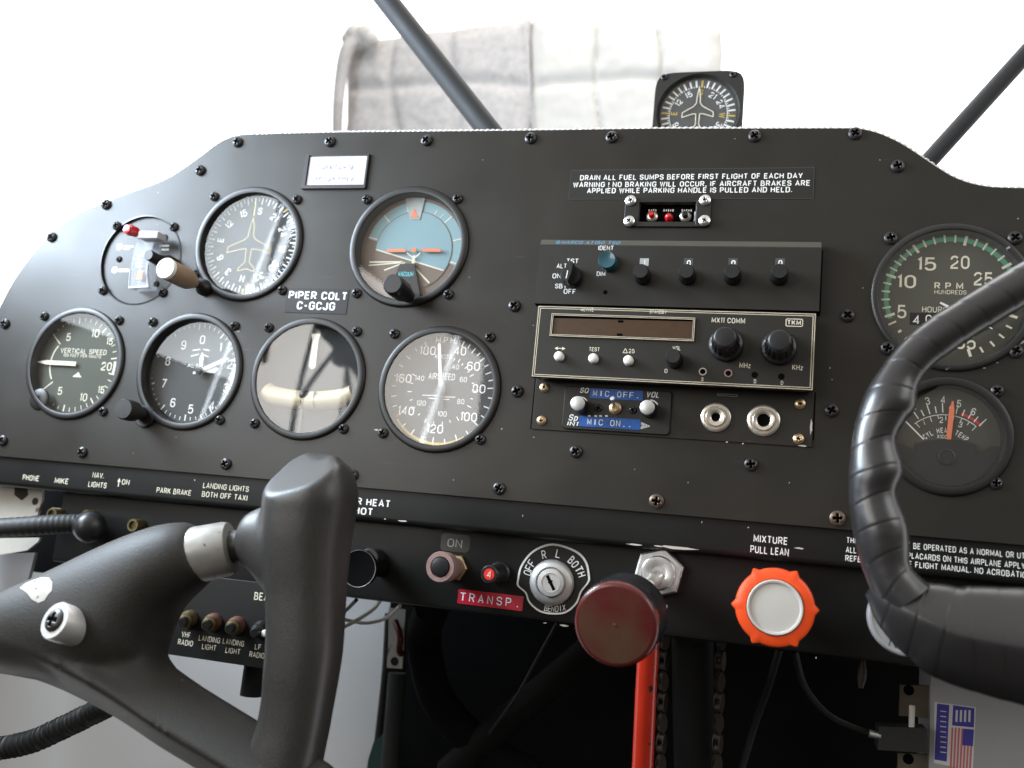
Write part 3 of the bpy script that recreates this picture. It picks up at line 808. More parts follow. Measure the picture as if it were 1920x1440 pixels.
MB().lathe([(4.2, 0), (4.6, 2), (4.6, 9), (6.3, 10), (6.5, 22), (6.1, 26), (5.4, 26.8), (0, 26.8)], (kb.x, -4, kb.z), n=40,
           rad=lambda a, k: 1 + (0.025 * (math.sin(a * 20) > 0) if 3 < k < 6 else 0)).build('setting_knob', M['black'], t)

# heading indicator
t, dl, c = gauge('heading', 'heading_indicator', 'heading dial with thin yellow aeroplane outline and beige push knob at lower left',
                 [(402.3, 369), (557.3, 374.7), (529.6, 544.6), (367, 514)], 40.2, 35.6, depth=5.6, gy=1.6)
c = U(471, 459, -5.6)
mb = MB()
rot0 = 7
for k, sx in enumerate(['S', '21', '24', 'W', '30', '33', 'N', '3', '6', 'E', '12', '15']):
    a = rot0 + 30 * k; r = math.radians(a)
    mb.text(sx, c[0] + 24.2 * math.sin(r), c[1] + 24.2 * math.cos(r), 5.0, 5.48, rot=a, bold=0.02)
for k in range(72): mb.tick(c, 29.0 if k % 2 == 0 else 31.0, 33.6, rot0 + 5 * k, 0.95 if k % 2 == 0 else 0.6, 5.48)
mb.build('dial_markings', M['white'], dl)
PL = [(0, 20), (1.3, 15), (2.0, 10), (2.2, 6), (5, 3), (17.5, -2.5), (18, -7), (6, -4), (2.2, -4), (1.8, -14), (6.5, -18.5), (6.5, -21), (0, -19)]
def plane(mb, c, k, y, w, rot=0.0, sx=1.0):
    pts = PL + [(-x, z) for x, z in PL[-2:0:-1]]
    a = -math.radians(rot)
    mb.polyline([(c[0] + k * sx * (x * math.cos(a) - z * math.sin(a)), c[1] + k * (x * math.sin(a) + z * math.cos(a))) for x, z in pts], w, y, True)
mb = MB(); plane(mb, c, 0.92, 3.6, 0.36)
mb.quadline((c[0], c[1] + 20), (c[0], c[1] + 32.5), 0.7, 3.6)
for a in (-90, -45, -135, 180, 45, 90, 135): mb.tick(c, 32.2, 36, a, 1.3, 3.65)
mb.build('aircraft_outline', M['yellow'], t)
kb = U(380, 538, 3)
MB().lathe([(5.5, -3), (5.5, 2), (4, 4), (2.6, 6), (2.6, 12), (0, 12)], (kb[0], -1, kb[1]), n=32).build('knob_stem', M['bezel'], t)
kn = MB().lathe([(2.4, 11), (4.2, 14), (6.5, 20), (6.9, 24), (6.9, 42), (0, 42)], (kb[0], 0, kb[1]), n=40).build('push_knob', M['beige'], t)
MB().lathe([(6.9, 42), (7.0, 43.4), (6.3, 44.4), (5.4, 44.4), (5.2, 44.0), (0, 44.2)], (kb[0], 0, kb[1]), n=40).build('knob_end', M['capwhite'], kn)

# vertical speed
t, dl, c = gauge('vertical', 'vertical_speed_indicator', 'dial with cream needle lying level at left, leftmost of the lower row',
                 [(84, 593), (224, 601), (194, 771.7)], 39.6, 35.2, dial='dialg')
c = U(141, 683, -5)
mb = MB()
for sx, px, h in (('10', (179.5, 625), 6), ('20', (200, 687), 6), ('10', (157, 745), 5.6), ('5', (129, 632), 5.6), ('5', (113, 733), 5.6), ('15', (206, 640), 5), ('15', (190, 731), 5)):
    mb.text(sx, *U(*px, -5), h, DY, bold=0.012)
for v in range(0, 21):
    a = 170 * v / 20
    for sg in (1, -1):
        if v == 0 and sg < 0: continue
        mb.tick(c, 29.0 if v % 5 == 0 else 30.6, 33.6, -90 + sg * a, 0.9 if v % 5 == 0 else 0.6, DY)
mb.sector(c, 20.2, 21.2, -87, -53, DY); mb.sector(c, 20.2, 21.2, -123, -93, DY)
mb.tick(c, 20.6, 31, -48, 0.8, DY); mb.tick(c, 20.6, 31, -130, 0.8, DY)
mb.sector(c, 31.5, 33.4, 84, 100, DY - 0.03)
mb.textpx('VERTICAL SPEED', 114, 657, 200, 661, 9.5, -5, bold=0.005)
mb.textpx('100 FEET PER MINUTE', 119, 666, 190, 669, 5.5, -5)
p = U(145, 704, -5); mb.flat([(p[0] - 4, p[1] - 1.2), (p[0] + 4, p[1] - 1.2), (p[0] + 2, p[1] + 0.6), (p[0] + 0.6, p[1] + 2.4), (p[0] - 1, p[1] + 1.2)], DY)
mb.build('dial_markings', M['cream'], dl)
pointer(t, c, ang(c, (76, 679), -4), 30.5, 1.5, 2, 3.4, 'cream', tip=8)
p = U(62, 765, 1.5)
MB().lathe([(7.5, -1), (7.5, 0.7), (6.8, 1.2), (2.2, 1.2), (2.0, 0.5), (0, 0.5)], (p[0] + 2.5, 0, p[1] + 6.5), n=40).build('adjuster_lug', M['bezel'], t)

# altimeter
t, dl, c = gauge('altimeter', 'altimeter', 'altimeter dial numbered nought to nine with a grey setting knob at its lower left',
                 [(287, 604), (440.7, 611.7), (412.7, 787.7)], 39.8, 35.2, depth=8.0, dial='dialc', gy=3.0)
c = U(361, 697, -8)
YA = 8 - 0.12
mb = MB()
for sx, px in (('0', (380, 637)), ('1', (414, 651)), ('9', (344.5, 647)), ('8', (315, 677)), ('7', (308.5, 719)), ('6', (324.5, 755)), ('5', (358, 767)), ('4', (396, 761)), ('3', (424, 727)), ('2', (431, 683))):
    mb.text(sx, *U(*px, -8), 6.2, YA, bold=0.012)
for k in range(50): mb.tick(c, 31.0 if k % 5 else 29.3, 33.4, 7.2 * k, 0.95 if k % 5 == 0 else 0.55, YA)
mb.textpx('ALTITUDE', 352, 685, 404, 688, 7, -8)
for a, b in (((361, 657), (376, 655)), ((381, 655), (393, 657)), ((358, 668), (373, 664)), ((378, 664), (391, 669))): mb.quadline(U(*a, -8), U(*b, -8), 0.7, YA)
mb.build('dial_markings', M['white'], dl)
pc = U(375, 695, -6)
pointer(t, pc, ang(pc, (434, 669), -5), 23, 1.3, 5, 5.6, 'white', tip=5, name='long_pointer', w2=0.8)
pointer(t, pc, ang(pc, (377, 667), -5), 12.5, 1.5, 2, 6.2, 'white', tip=4, name='short_pointer', w2=0.8)
pointer(t, pc, ang(pc, (408, 690), -5), 13, 2.6, 1, 6.8, 'white', tip=2, name='broad_pointer', w2=0.5)
hub(t, pc, 2.6, 5.2, 'dialc')
p = U(268, 795, 0); q = U(233, 767, 20)
MB().prism(rrect(p[0] + 1.5, p[1] + 5, 15, 15, 7.4), -2.2, 0, 0.6, rrect(p[0] + 1.5, p[1] + 5, 13.8, 13.8, 6.8)).build('adjuster_lug', M['bezel'], t)
MB().lathe([(3.5, 2), (4.6, 3), (4.6, 9), (6.4, 10), (6.7, 13), (6.7, 20), (6.2, 21.2), (0, 21.4)], (q[0], 0, q[1]), n=40, rad=lambda a, k: 1 + 0.03 * (math.sin(a * 18) > 0) * (3 < k < 6)).build('setting_knob', M['yoke'], t)

# turn and bank
t, dl, c = gauge('turn', 'turn_and_bank_indicator', 'turn and bank dial with short cream needle at the top and cream curved ball tube',
                 [(504.5, 614.6), (669.3, 621.7), (644.3, 804.3), (478, 794)], 40, 35.4)
c = U(579, 710, -5)
pn = U(590, 640, -4)
mb = MB()
mb.prism([U(583, 626, -3), U(601, 626, -3), U(597, 637, -3), U(591, 688, -3), U(584, 692, -3), U(579, 686, -3), U(586, 637, -3)], 3.0, 3.4)
mb.build('turn_needle', M['cream'], t)
arc = catmull([U3(497, 732, -4), U3(515, 742, -4), U3(575, 751, -4), U3(635, 747, -4), U3(661, 738, -4)], 6)
MB().tube([Vector((p.x, 6.5, p.z)) for p in arc], 6.4, 20).build('ball_tube', mat('aged_cream_tube', (0.42, 0.35, 0.22), 0.35, var=0.15), t)
mb = MB()
p = U(569, 755, -4); q = U(592, 755, -4)
for x in (p[0], q[0]): mb.box(x - 0.5, x + 0.5, 0.2, 1.4, p[1] - 4, p[1] + 7.5)
mb.build('centre_wires', M['black'], t)
p = U(567, 740, -2)
bl = MB(); bl.lathe([(3.8 * math.sin(math.pi * k / 12), -3.8 * math.cos(math.pi * k / 12)) for k in range(13)], (p[0] + 1, 3.4, p[1] - 0.5), n=24); bl.build('ball', M['black'], t)
mb = MB(); mb.quadline(U(566, 765, -4), U(562, 816, -4), 1.6, DY)
mb.text('L', *U(513, 690, -5), 3.2, DY); mb.text('R', *U(650, 695, -5), 3.2, DY)
mb = MB(); mb.box(*sorted((U(564, 765, -4)[0], U(568, 765, -4)[0])), 4.2, 4.8, U(563, 815, -4)[1], U(566, 765, -4)[1]); mb.build('dark_post', M['black'], t)  # plain dark bar running down from the ball tube

# tachometer
t, dl, c = gauge('tach', 'tachometer', 'engine speed dial with green arc and hours counter, half hidden behind right control wheel',
                 [(1670, 447), (1903, 446.5), (1904.3, 658.9), (1664, 653.4)], 41.6, 37.6, dial='dialt', bezel='rim', kind='panel')
c = U(1783, 557, -5)
TN = {5: (1691, 584.3), 10: (1700, 528), 15: (1737.7, 495), 20: (1800, 492), 25: (1844, 523), 30: (1857, 580), 35: (1811, 642)}
f = interp({k: v for k, v in TN.items()}, c, -5)
mb = MB()
for k, p in TN.items(): mb.text(str(k), *U(*p, -5), 7.6, DY, w=4.6 if k == 5 else 9.6, bold=0.014)
for v in range(0, 36):
    if v < 4: mb.tick(c, 31.6, 33.6, f(5) - 9.2 * (5 - v), 1.3, DY - 0.05)
    else: mb.tick(c, 30.2 if v % 5 == 0 else 31.2, 35.6 if v < 26 else 34.5, f(v), 1.5 if v % 5 == 0 else 1.0, DY - 0.05)
mb.textpx('R P M', 1752, 535, 1806, 537, 12, -5, bold=0.02)
mb.textpx('HUNDREDS', 1752, 547, 1812, 549, 8, -5)
mb.textpx('HOURS', 1729, 579.5, 1776, 581.5, 11, -5)
mb.build('dial_markings', M['cream'], dl)
MB().sector(c, 31.9, 34.4, f(4.6), f(26), DY + 0.03, 80).build('green_arc', M['green'], dl)
p0, p1 = U(1706, 586, -5), U(1826, 613, -5)
mb = MB(); mb.m = 0; mb.flat([(p0[0], p0[1]), (p1[0], p0[1]), (p1[0], p1[1]), (p0[0], p1[1])], DY - 0.03)
mb.m = 1; mb.text('4', *U(1717, 600, -5), 5, DY - 0.1, bold=0.02)
for k in range(1, 5): mb.text('0', p0[0] + 3.4 + k * 6.2, (p0[1] + p1[1]) / 2, 5, DY - 0.1)
mb.build('hours_counter', (M['hole'], M['white']), dl)
pc = U(1774, 574, -4)
pointer(t, pc, 118, 26, 1.4, 3.6, 3.4, 'white', tip=8, w2=0.5)
# cylinder head temperature
t, dl, c = gauge('cyl', 'cylinder_temperature_gauge', 'smaller temperature dial with upright orange needle, below the engine speed dial',
                 [(1869.4, 733.3), (1867.2, 906.2)], 32.0, 26.9, depth=4, kind='gauge', dial='dialt')
YC = 4 - 0.12
cc = U(1772, 858, -4)
mb = MB()
for sx, p, h in (('3', (1739, 752), 4), ('4', (1767.5, 749.6), 4), ('5', (1798, 757), 4), ('6', (1825, 772), 4), ('1', (1731.8, 791.6), 3.2), ('2', (1764.8, 787.5), 3.2), ('3', (1800.8, 796), 3.2), ('2', (1712, 762), 4)):
    q = U(*p, -4); mb.text(sx, *q, h, YC, rot=math.degrees(math.atan2(q[0] - cc[0], q[1] - cc[1])) * 0.7, w=None if sx == '1' else h * 0.55)
ra = math.hypot(U(1767, 777, -4)[0] - cc[0], U(1767, 777, -4)[1] - cc[1])
mb.sector(cc, ra - 0.35, ra, -42, 40, YC)
for k in range(9): mb.tick(cc, ra - (2.2 if k % 2 else 3.2), ra, -40 + 10 * k, 0.35, YC)
for k in range(11): mb.tick(cc, ra + 1, ra + (4.6 if k % 2 else 6.2), -34 + 7.6 * k, 0.5, YC)
word = 'CYL HEAD TEMP'
rt = math.hypot(U(1772, 807, -4)[0] - cc[0], U(1772, 807, -4)[1] - cc[1])
def arctext(mb, word, c, r, a0, a1, h, y, w, bold=0.01):
    for k, ch in enumerate(word):
        if ch == ' ': continue
        a = a0 + (a1 - a0) * k / (len(word) - 1); q = math.radians(a)
        mb.text(ch, c[0] + r * math.sin(q), c[1] + r * math.cos(q), h, y, rot=a, bold=bold, w=w * 0.25 if ch in 'I1' else w)
arctext(mb, word, cc, rt, -44, 44, 2.9, YC, 1.2)
mb.textpx('X100', 1757, 818.5, 1776, 819, 7, -4)
mb.quadline(U(1698, 790, -4), U(1732, 824, -4), 0.7, YC)
mb.build('dial_markings', M['white'], dl)
MB().sector(cc, ra + 1.2, ra + 2.6, 17, 44, YC + 0.02).build('red_arc', M['red'], dl)
mb = MB()
rr_ = 26.2; cg = GC['cyl']
low = [(cg[0] + rr_ * math.sin(math.radians(a)), cg[1] + rr_ * math.cos(math.radians(a))) for a in range(98, 263, 5)]
hi = [U(1692, 832, -3), U(1716, 846, -3), U(1717, 831, -3), U(1740, 826, -3), U(1772, 823.5, -3), U(1806, 826, -3), U(1828, 833, -3), U(1829, 853, -3), U(1858, 836, -3)]
mb.prism(low + hi, 2.2, 3.9); mb.build('dial_mask', M['bezel'], t)
p = U(1775, 857, -2.2)
MB().lathe([(4.4, 0), (4.4, 0.7), (3.6, 0.9), (3.4, 0.4), (0, 0.4)], (p[0], 2.2, p[1]), n=32).box(p[0] - 2.6, p[0] + 2.6, 1.5, 1.9, p[1] - 0.4, p[1] + 0.4).build('zero_adjuster', M['black'], t)
mb = MB(); mb.prism([U(1774, 826, -2.5), U(1783, 826, -2.5), U(1789.5, 770, -2.5), U(1788, 752, -2.5), U(1785, 752, -2.5), U(1779.5, 770, -2.5)], 2.4, 2.8); mb.build('pointer', M['orange'], t)

# round insert with a curved level tube, at the far left
c = GC['insert']
t = thing('level_gauge', 'round panel insert with curved clear level tube and a red peg above it', 'gauge', (c[0], 0, c[1]))
MB().lathe([(0, -1.6), (31.6, -1.6), (31.6, -3.0), (0, -3.0)], (c[0], 0, c[1]), n=80).build('backing_disc', M['panel'], t)
MB().lathe([(32.0, -3), (32.6, 0.15), (31.5, 0.4), (31.2, -1.5), (31.2, -3)], (c[0], 0, c[1]), n=80, closed=True).build('insert_rim', M['bezel'], t)
for p in [(220, 424), (326.7, 426), (306, 549), (194, 545)]: add_screw(t, U3(*p), 'gauge', 'mounting_screw')
for p in [(309, 445), (223.5, 486), (293, 532)]: add_screw(t, U3(*p, -1.6), 'small', 'small_screw')
le = catmull([U3(258, 446, 8), U3(249, 480, 8), U3(244, 512, 8), U3(242, 540, 8)], 6)
re_ = catmull([U3(292, 446, 8), U3(281, 480, 8), U3(277, 512, 8), U3(279, 538, 8)], 6)
MB().loft([[Vector((a.x, -8, a.z)), Vector((b.x, -8, b.z)), Vector((b.x, 1, b.z)), Vector((a.x, 1, a.z))] for a, b in zip(le, re_)]).build('clear_tube', M['milky'], t)
MB().tube([p_ + Vector((-0.4, 0, 0)) for p_ in re_[9:]], 0.7, 8).tube([le[-1], re_[-1]], 0.8, 8).tube(le[11:], 0.45, 8).build('tube_edges', M['paper'], t)
p = U(278, 440, 12); MB().rbox(p[0], p[1], 15.5, 5, 0.8, -12.5, -3, 0.5).build('tube_cap', M['paper'], t)
p = U(278, 500, 11); mb = MB()
for k, (x, y, ww) in enumerate(((264, 480, 3.4), (263, 487, 3.6), (263, 494, 3.8), (263, 501, 4))): q = U(x, y, 9); mb.box(q[0] - ww / 2, q[0] + ww / 2, -10.4, -10.2, q[1] - 0.5, q[1] + 0.5)
mb.build('scale_marks', M['white'], t)
q = U(264, 517, 9); MB().box(q[0] - 2.2, q[0] + 2.2, -10.4, -10.1, q[1] - 3, q[1] + 3).build('low_mark', M['orange'], t)
q0, q1 = U3(257, 436, 6), U3(236, 429, 16)
MB().lathe([(2.2, 0), (3.5, 1), (3.9, (q1 - q0).length - 3), (2.9, (q1 - q0).length - 0.5), (0, (q1 - q0).length)], q0, q1 - q0, n=24).build('red_peg', M['led'], t)
kb = U(278, 478, 24)
MB().lathe([(6.6, 0), (6.6, 5), (5.0, 8), (3.8, 14), (3.6, 23), (3.2, 24), (0, 24)], (kb[0], 0, kb[1]), n=32).build('black_knob', M['black'], t)
for (x, y, ww, hh) in ((224, 463, 4.5, 4.5), (242, 462, 8, 1.1), (238, 467, 5, 1.1), (215, 506, 4.5, 4.5), (232, 507, 9, 2.2), (308, 461, 8, 1.6), (310, 468, 6, 1.6)):
    q = U(x, y, -1.6); MB().flat(rrect(q[0], q[1], ww, hh, min(ww, hh) * 0.4), 1.5).build('worn_lettering', M['white'], t)

# ------------------------------------------------------------------ radio stack
def flutes(n, amt, k0, k1):
    return lambda a, k: 1 + (amt * (1 if math.sin(a * n) > 0 else -1) if k0 <= k <= k1 else 0)
def knob(parent, px, d0, d1, r, m='black', name='knob', n=None, mt=None):
    """a turned knob whose front face centre shows at photo pixel px, standing from d0 to d1 mm in front of the panel"""
    q = U(px[0], px[1], d1); h = d1 - d0
    return MB().lathe([(r * 1.03, 0), (r * 1.05, h * 0.1), (r * 1.0, h * 0.78), (r * 0.99, h * 0.9), (r * 0.86, h), (0, h)], (q[0], -d0, q[1]), n=n or 80,
                      rad=flutes(20, 0.05, 0, 1)).build(name, M[m], parent)
# transponder
DX = 10.0
TL, TR, BL, BR = U(1012, 459, DX), U(1541, 464, DX), U(1001, 574, DX), U(1535, 594, DX)
x0, x1 = (TL[0] + BL[0]) / 2, (TR[0] + BR[0]) / 2
z1, z0 = (TL[1] + TR[1]) / 2, 47.0
t = thing('transponder_radio', 'black transponder unit with four small knobs in a row and one blue button', 'radio', ((x0 + x1) / 2, 0, z0))
mb = MB()
prf = [(-DX, z0), (-DX, z1 - 0.4), (-DX + 0.6, z1 + 0.3), (-DX + 2.6, z1 + 4.0), (-DX + 3.2, z1 + 4.3), (-0.05, z1 + 4.3), (-0.05, z0)]
m_ = len(prf)
mb.add([(x, y, z) for x in (x0, x1) for y, z in prf], [list(range(m_)), list(range(m_, 2 * m_))[::-1]] + [(i, m_ + i, m_ + (i + 1) % m_, (i + 1) % m_) for i in range(m_)])
fp = mb.build('faceplate', M['radio'], t, smooth=25)
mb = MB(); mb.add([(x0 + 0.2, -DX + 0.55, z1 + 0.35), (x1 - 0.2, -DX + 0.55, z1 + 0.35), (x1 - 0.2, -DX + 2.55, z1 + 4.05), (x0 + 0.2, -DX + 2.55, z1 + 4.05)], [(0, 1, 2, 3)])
mb.build('lit_top_edge', M['edgelit'], fp, smooth=None)  # lighter olive sheet: light from above painted on the bevel
MB().box(x0 + 0.5, x1 + 0.9, -DX + 1.2, 0, z0, z1 - 1).build('unit_body', M['hole'], t)
for a in [('TST', 1063, 489, 1084, 490, 9), ('ALT', 1044, 498.5, 1062, 499, 9), ('ON', 1036, 517, 1052, 518, 9.5), ('SBY', 1041, 536, 1063, 537, 9), ('OFF', 1057, 546, 1079, 547, 9.5),
          ('IDENT', 1122, 464.5, 1150, 465.5, 8.5), ('DIM', 1119, 513, 1135, 514, 8.5)]: letters(fp, 'white', [a], DX, 'face_lettering', 0.012)
a, b = U(1055, 451, 7), U(1164, 451.5, 7)
zz = z1 + 1.9
mb = MB(); mb.text('NARCO AT150 TSO', (a[0] + b[0]) / 2, 0, 2.3, 0, w=b[0] - a[0], bold=0.02, slant=0.25)
lo = U(1045, 451, 7); mb.sector((lo[0] + 1, 0), 0.7, 1.2, 0, 360, 0, 20); mb.box(lo[0] - 0.6, lo[0] + 2.6, -0.01, 0, -0.2, 0.2)
sl = (8.7 - 0.0 - 2.0 + 0.6) / 3.3
mb.v = [(x, -(DX - 0.6) + (z + 1.85) * 2.0 / 3.7 - 0.15, z1 + 2.15 + z) for x, y, z in mb.v]
mb.build('maker_lettering', M['navy'], fp)
for k, (kx, sx, wx) in enumerate(((1201, '1', 1208), (1286.7, '0', 1291), (1372.7, '0', 1374.5), (1461.7, '0', 1462.5))):
    q = U(wx, 491.5, DX)
    w = MB(); w.m = 0; w.flat(rrect(q[0], q[1], 5.2, 4.6, 0.2), -DX - 0.1); w.m = 1; w.text(sx, q[0] + 0.2, q[1] - 0.6, 3.6, -DX - 0.2, bold=0.05)
    w.build('code_window', (M['palegrey'] if k == 0 else M['dialc'], M['white']), t)
    knob(t, (kx, 508), DX, DX + 12, 4.55, 'black', 'code_knob')
q = U(1138, 487, DX + 7)
MB().lathe([(5.4, 0), (5.4, 6), (4.8, 7.2), (3, 6.8), (0, 6.5)], (q[0], -DX, q[1]), n=40).build('ident_button', M['teal'], t)
q = U(1066, 511, DX + 10); kz = MB().lathe([(6.4, 0), (6.4, 3), (5.6, 4.4), (0, 4.4)], (q[0], -DX, q[1]), n=40).build('function_knob', M['black'], t)
w = MB(); w.prism([(q[0] + x * math.cos(.18) + z * math.sin(.18), q[1] - x * math.sin(.18) + z * math.cos(.18)) for x, z in ((-1.5, -6), (1.5, -6), (2.2, 0), (1.5, 6), (-1.5, 6), (-2.2, 0))], -DX - 12.5, -DX - 4)
w.build('pointer_bar', M['black'], kz)
w = MB(); w.quadline((q[0], q[1] + .5), (q[0] - 0.6, q[1] - 4.4), 0.55, -DX - 12.6); w.build('pointer_line', M['white'], kz)
q = U(1135, 548, DX); MB().lathe([(1.25, 0.15), (0, 0.15)], (q[0], -DX, q[1]), n=20).build('set_hole', M['hole'], t)

# comm radio
DC = 15.0
TL, TR, BL, BR = U(1009, 571, DC), U(1532, 588.5, DC), U(996, 705, DC), U(1524, 735, DC)
x0, x1, z1, z0 = (TL[0] + BL[0]) / 2, (TR[0] + BR[0]) / 2, (TL[1] + TR[1]) / 2, (BL[1] + BR[1]) / 2
cx, cz, w_, h_ = (x0 + x1) / 2, (z0 + z1) / 2, x1 - x0, z1 - z0
t = thing('communication_radio', 'black communication radio with amber display, three white buttons and two large fluted knobs', 'radio', (cx, 0, z0))
fp = MB().rbox(cx, cz, w_, h_, 0.5, -DC, -DC + 4, 0.4).build('faceplate', M['radio'], t)
MB().box(x0 + 1.5, x1 - 1.5, -DC + 4, 0, z0 + 1.5, z1 - 1).build('unit_body', M['matblack'], t)
def frame(mb, cx, cz, w, h, t_, y):
    for a, b, c_, d in ((cx - w / 2, cx + w / 2, cz + h / 2 - t_, cz + h / 2), (cx - w / 2, cx + w / 2, cz - h / 2, cz - h / 2 + t_), (cx - w / 2, cx - w / 2 + t_, cz - h / 2 + t_, cz + h / 2 - t_), (cx + w / 2 - t_, cx + w / 2, cz - h / 2 + t_, cz + h / 2 - t_)):
        mb.flat([(a, c_), (b, c_), (b, d), (a, d)], y)
mb = MB(); frame(mb, cx, cz, w_ - 0.9, h_ - 0.9, 0.42, -DC - 0.08); frame(mb, cx, cz, w_ - 3.0, h_ - 3.0, 0.42, -DC - 0.08)
mb.build('border_lines', M['gold'], fp)
a, b = U(1033, 589.5, DC), U(1303, 640, DC)
c2, d2 = U(1036, 597, DC), U(1300, 634, DC)
X0, X1 = (U(1034.5, 595, DC)[0]), (U(1302.5, 620, DC)[0]); ZT = (U(1036, 588, DC)[1] + U(1305, 597, DC)[1]) / 2; ZB = (U(1031, 630, DC)[1] + U(1300, 641.5, DC)[1]) / 2
dcx, dcz, dw, dh = (X0 + X1) / 2, (ZT + ZB) / 2, X1 - X0, ZT - ZB
ds = MB()
ds.box(X0, X1, -DC - 1.2, -DC - 0.02, ZT - 1.1, ZT); ds.box(X0, X1, -DC - 1.2, -DC - 0.02, ZB, ZB + 1.1); ds.box(X0, X0 + 1.1, -DC - 1.2, -DC - 0.02, ZB + 1.1, ZT - 1.1); ds.box(X1 - 1.1, X1, -DC - 1.2, -DC - 0.02, ZB + 1.1, ZT - 1.1)
dso = ds.build('display_frame', M['bezel'], t)
mb = MB(); frame(mb, dcx, dcz, dw - 0.1, dh - 0.1, 0.34, -DC - 1.3); frame(mb, dcx, dcz, dw - 1.7, dh - 1.7, 0.3, -DC - 1.3); mb.build('frame_lines', M['gold'], dso)
MB().box(X0 + 1.4, X1 - 1.4, -DC - 0.35, -DC - 0.15, ZB + 1.4, ZT - 1.4).build('amber_display', M['amber'], dso)
mb = MB()
mb.flat([(X0 + 1.15, ZT - 2.6), (X0 + 1.15, ZT - 1.15), (X1 - 1.15, ZT - 1.15), (X1 - 1.15, ZT - 2.0)], -DC - 0.42)
for zc in (ZT - 3.4, ZB + 2.4): mb.flat(rrect(dcx - 0.6, zc, 3.4, 1.5, 0.6), -DC - 0.40)
mb.build('display_mask', M['hole'], dso)
for a in [('ACTIVE', 1089, 580.3, 1113, 581.3, 6.5), ('STANDBY', 1218, 584.3, 1250, 585.8, 6.5), ('MX11 COMM', 1334.5, 599.5, 1397, 602.5, 10), ('TEST', 1105, 654.5, 1124, 655.5, 7.5), ('25', 1179, 658.2, 1190, 658.6, 8),
          ('VOL', 1261, 652.5, 1276, 653.5, 8), ('MHz', 1386.5, 684, 1408, 686, 10), ('KHz', 1485.5, 688, 1506, 690, 10), ('0', 1246, 695.5, 1251.5, 695.7, 8), ('S', 1315, 711, 1319, 711, 7), ('D', 1413.5, 715, 1418, 715, 7), ('D', 1464, 718, 1468.5, 718, 7)]:
    letters(fp, 'cream', [a], DC, 'face_lettering', 0.012)
mb = MB()
p, q = U(1041, 653, DC), U(1059, 653.7, DC)
mb.quadline(p, q, 0.4, -DC - .1)
for e, s_ in ((p, 1), (q, -1)): mb.flat([(e[0] - s_ * 0.4, e[1]), (e[0] + s_ * 1.6, e[1] + 1), (e[0] + s_ * 1.6, e[1] - 1)], -DC - .11)
p = U(1172.5, 658, DC); mb.polyline([(p[0] - 1.3, p[1] - 1.1), (p[0] + 1.3, p[1] - 1.1), (p[0], p[1] + 1.4)], 0.4, -DC - .1, True)
mb.build('face_symbols', M['cream'], fp)
p = U(1489.3, 605, DC); mb = MB(); mb.m = 0
mb.prism(rrect(p[0], p[1], 9.1, 4.5, 1), -DC - 0.1, -DC); mb.m = 1; mb.flat(rrect(p[0], p[1], 8.2, 3.6, 0.7), -DC - 0.14); mb.m = 0; mb.text('TKM', p[0], p[1], 2.6, -DC - 0.2, w=7, bold=0.04)
mb.build('maker_emblem', (M['cream'], M['radio']), fp)
for p in ((1046.7, 666.7), (1111.3, 670.7), (1177.3, 674.3)):
    q = U(*p, DC + 4)
    MB().lathe([(2.85, 0), (2.85, 2.6), (2.5, 3.6), (1.7, 4.1), (0, 4.3)], (q[0], -DC, q[1]), n=32).build('push_button', M['offwhite'], t)
knob(t, (1261.7, 667.5), DC, DC + 13, 4.3, 'black', 'volume_knob')
for p, nm in (((1359, 632), 'tuning_knob'), ((1461.7, 638), 'tuning_knob')):
    q = U(*p, DC + 19)
    MB().lathe([(9.4, 0), (9.6, 2.4), (9.0, 3.6), (7.6, 4.2), (7.3, 5), (6.6, 15), (6.3, 17.5), (5.4, 18.8), (4.8, 19), (0, 18.7)], (q[0], -DC, q[1]), n=96, rad=flutes(16, 0.055, 4, 5)).build(nm, M['black'], t)
for p, m in (((1317.7, 697), 'nickel'), ((1365.7, 700), 'copper')):
    q = U(*p, DC); mb = MB(); mb.m = 0; mb.lathe([(1.5, 0.1), (1.6, 0.5), (2.1, 0.5), (2.3, 0.05)], (q[0], -DC, q[1]), n=28); mb.m = 1; mb.lathe([(1.6, 0.12), (0, 0.12)], (q[0], -DC, q[1]), n=28)
    mb.build('adjuster_socket', (M[m], M['hole']), t)
for p in ((1415, 703), (1465, 706)):
    q = U(*p, DC); MB().lathe([(1.75, 0.1), (0, 0.1)], (q[0], -DC, q[1]), n=28).build('adjuster_hole', M['hole'], t)

# plate under the radios with jacks
DP = 0.9
TL, TR, BL, BR = U(1005, 712, DP), U(1527, 742, DP), U(996, 805, DP), U(1522, 838, DP)
x0, x1, z1, z0 = (TL[0] + BL[0]) / 2, (TR[0] + BR[0]) / 2, TL[1] + 1.0, (BL[1] + BR[1]) / 2
t = thing('jack_plate', 'flush black plate with two round jack sockets and brass screws, under the communication radio', 'plate', ((x0 + x1) / 2, 0, z0))
pl = MB().rbox((x0 + x1) / 2, (z0 + z1) / 2, x1 - x0, z1 - z0, 0.4, -DP, -0.02, 0.25).build('plate', M['panel'], t)
MB().box(x0 - 0.9, x0 - 0.15, -0.15, -0.02, z0, z1).box(x1 + 0.15, x1 + 0.9, -0.15, -0.02, z0 + 4, z1).build('shadow_gap', M['hole'], t)
for p in [(1021, 727), (1015.7, 789), (1500, 757.5), (1497, 823.3)]: add_screw(t, U3(*p, DP), 'brass', 'brass_screw')
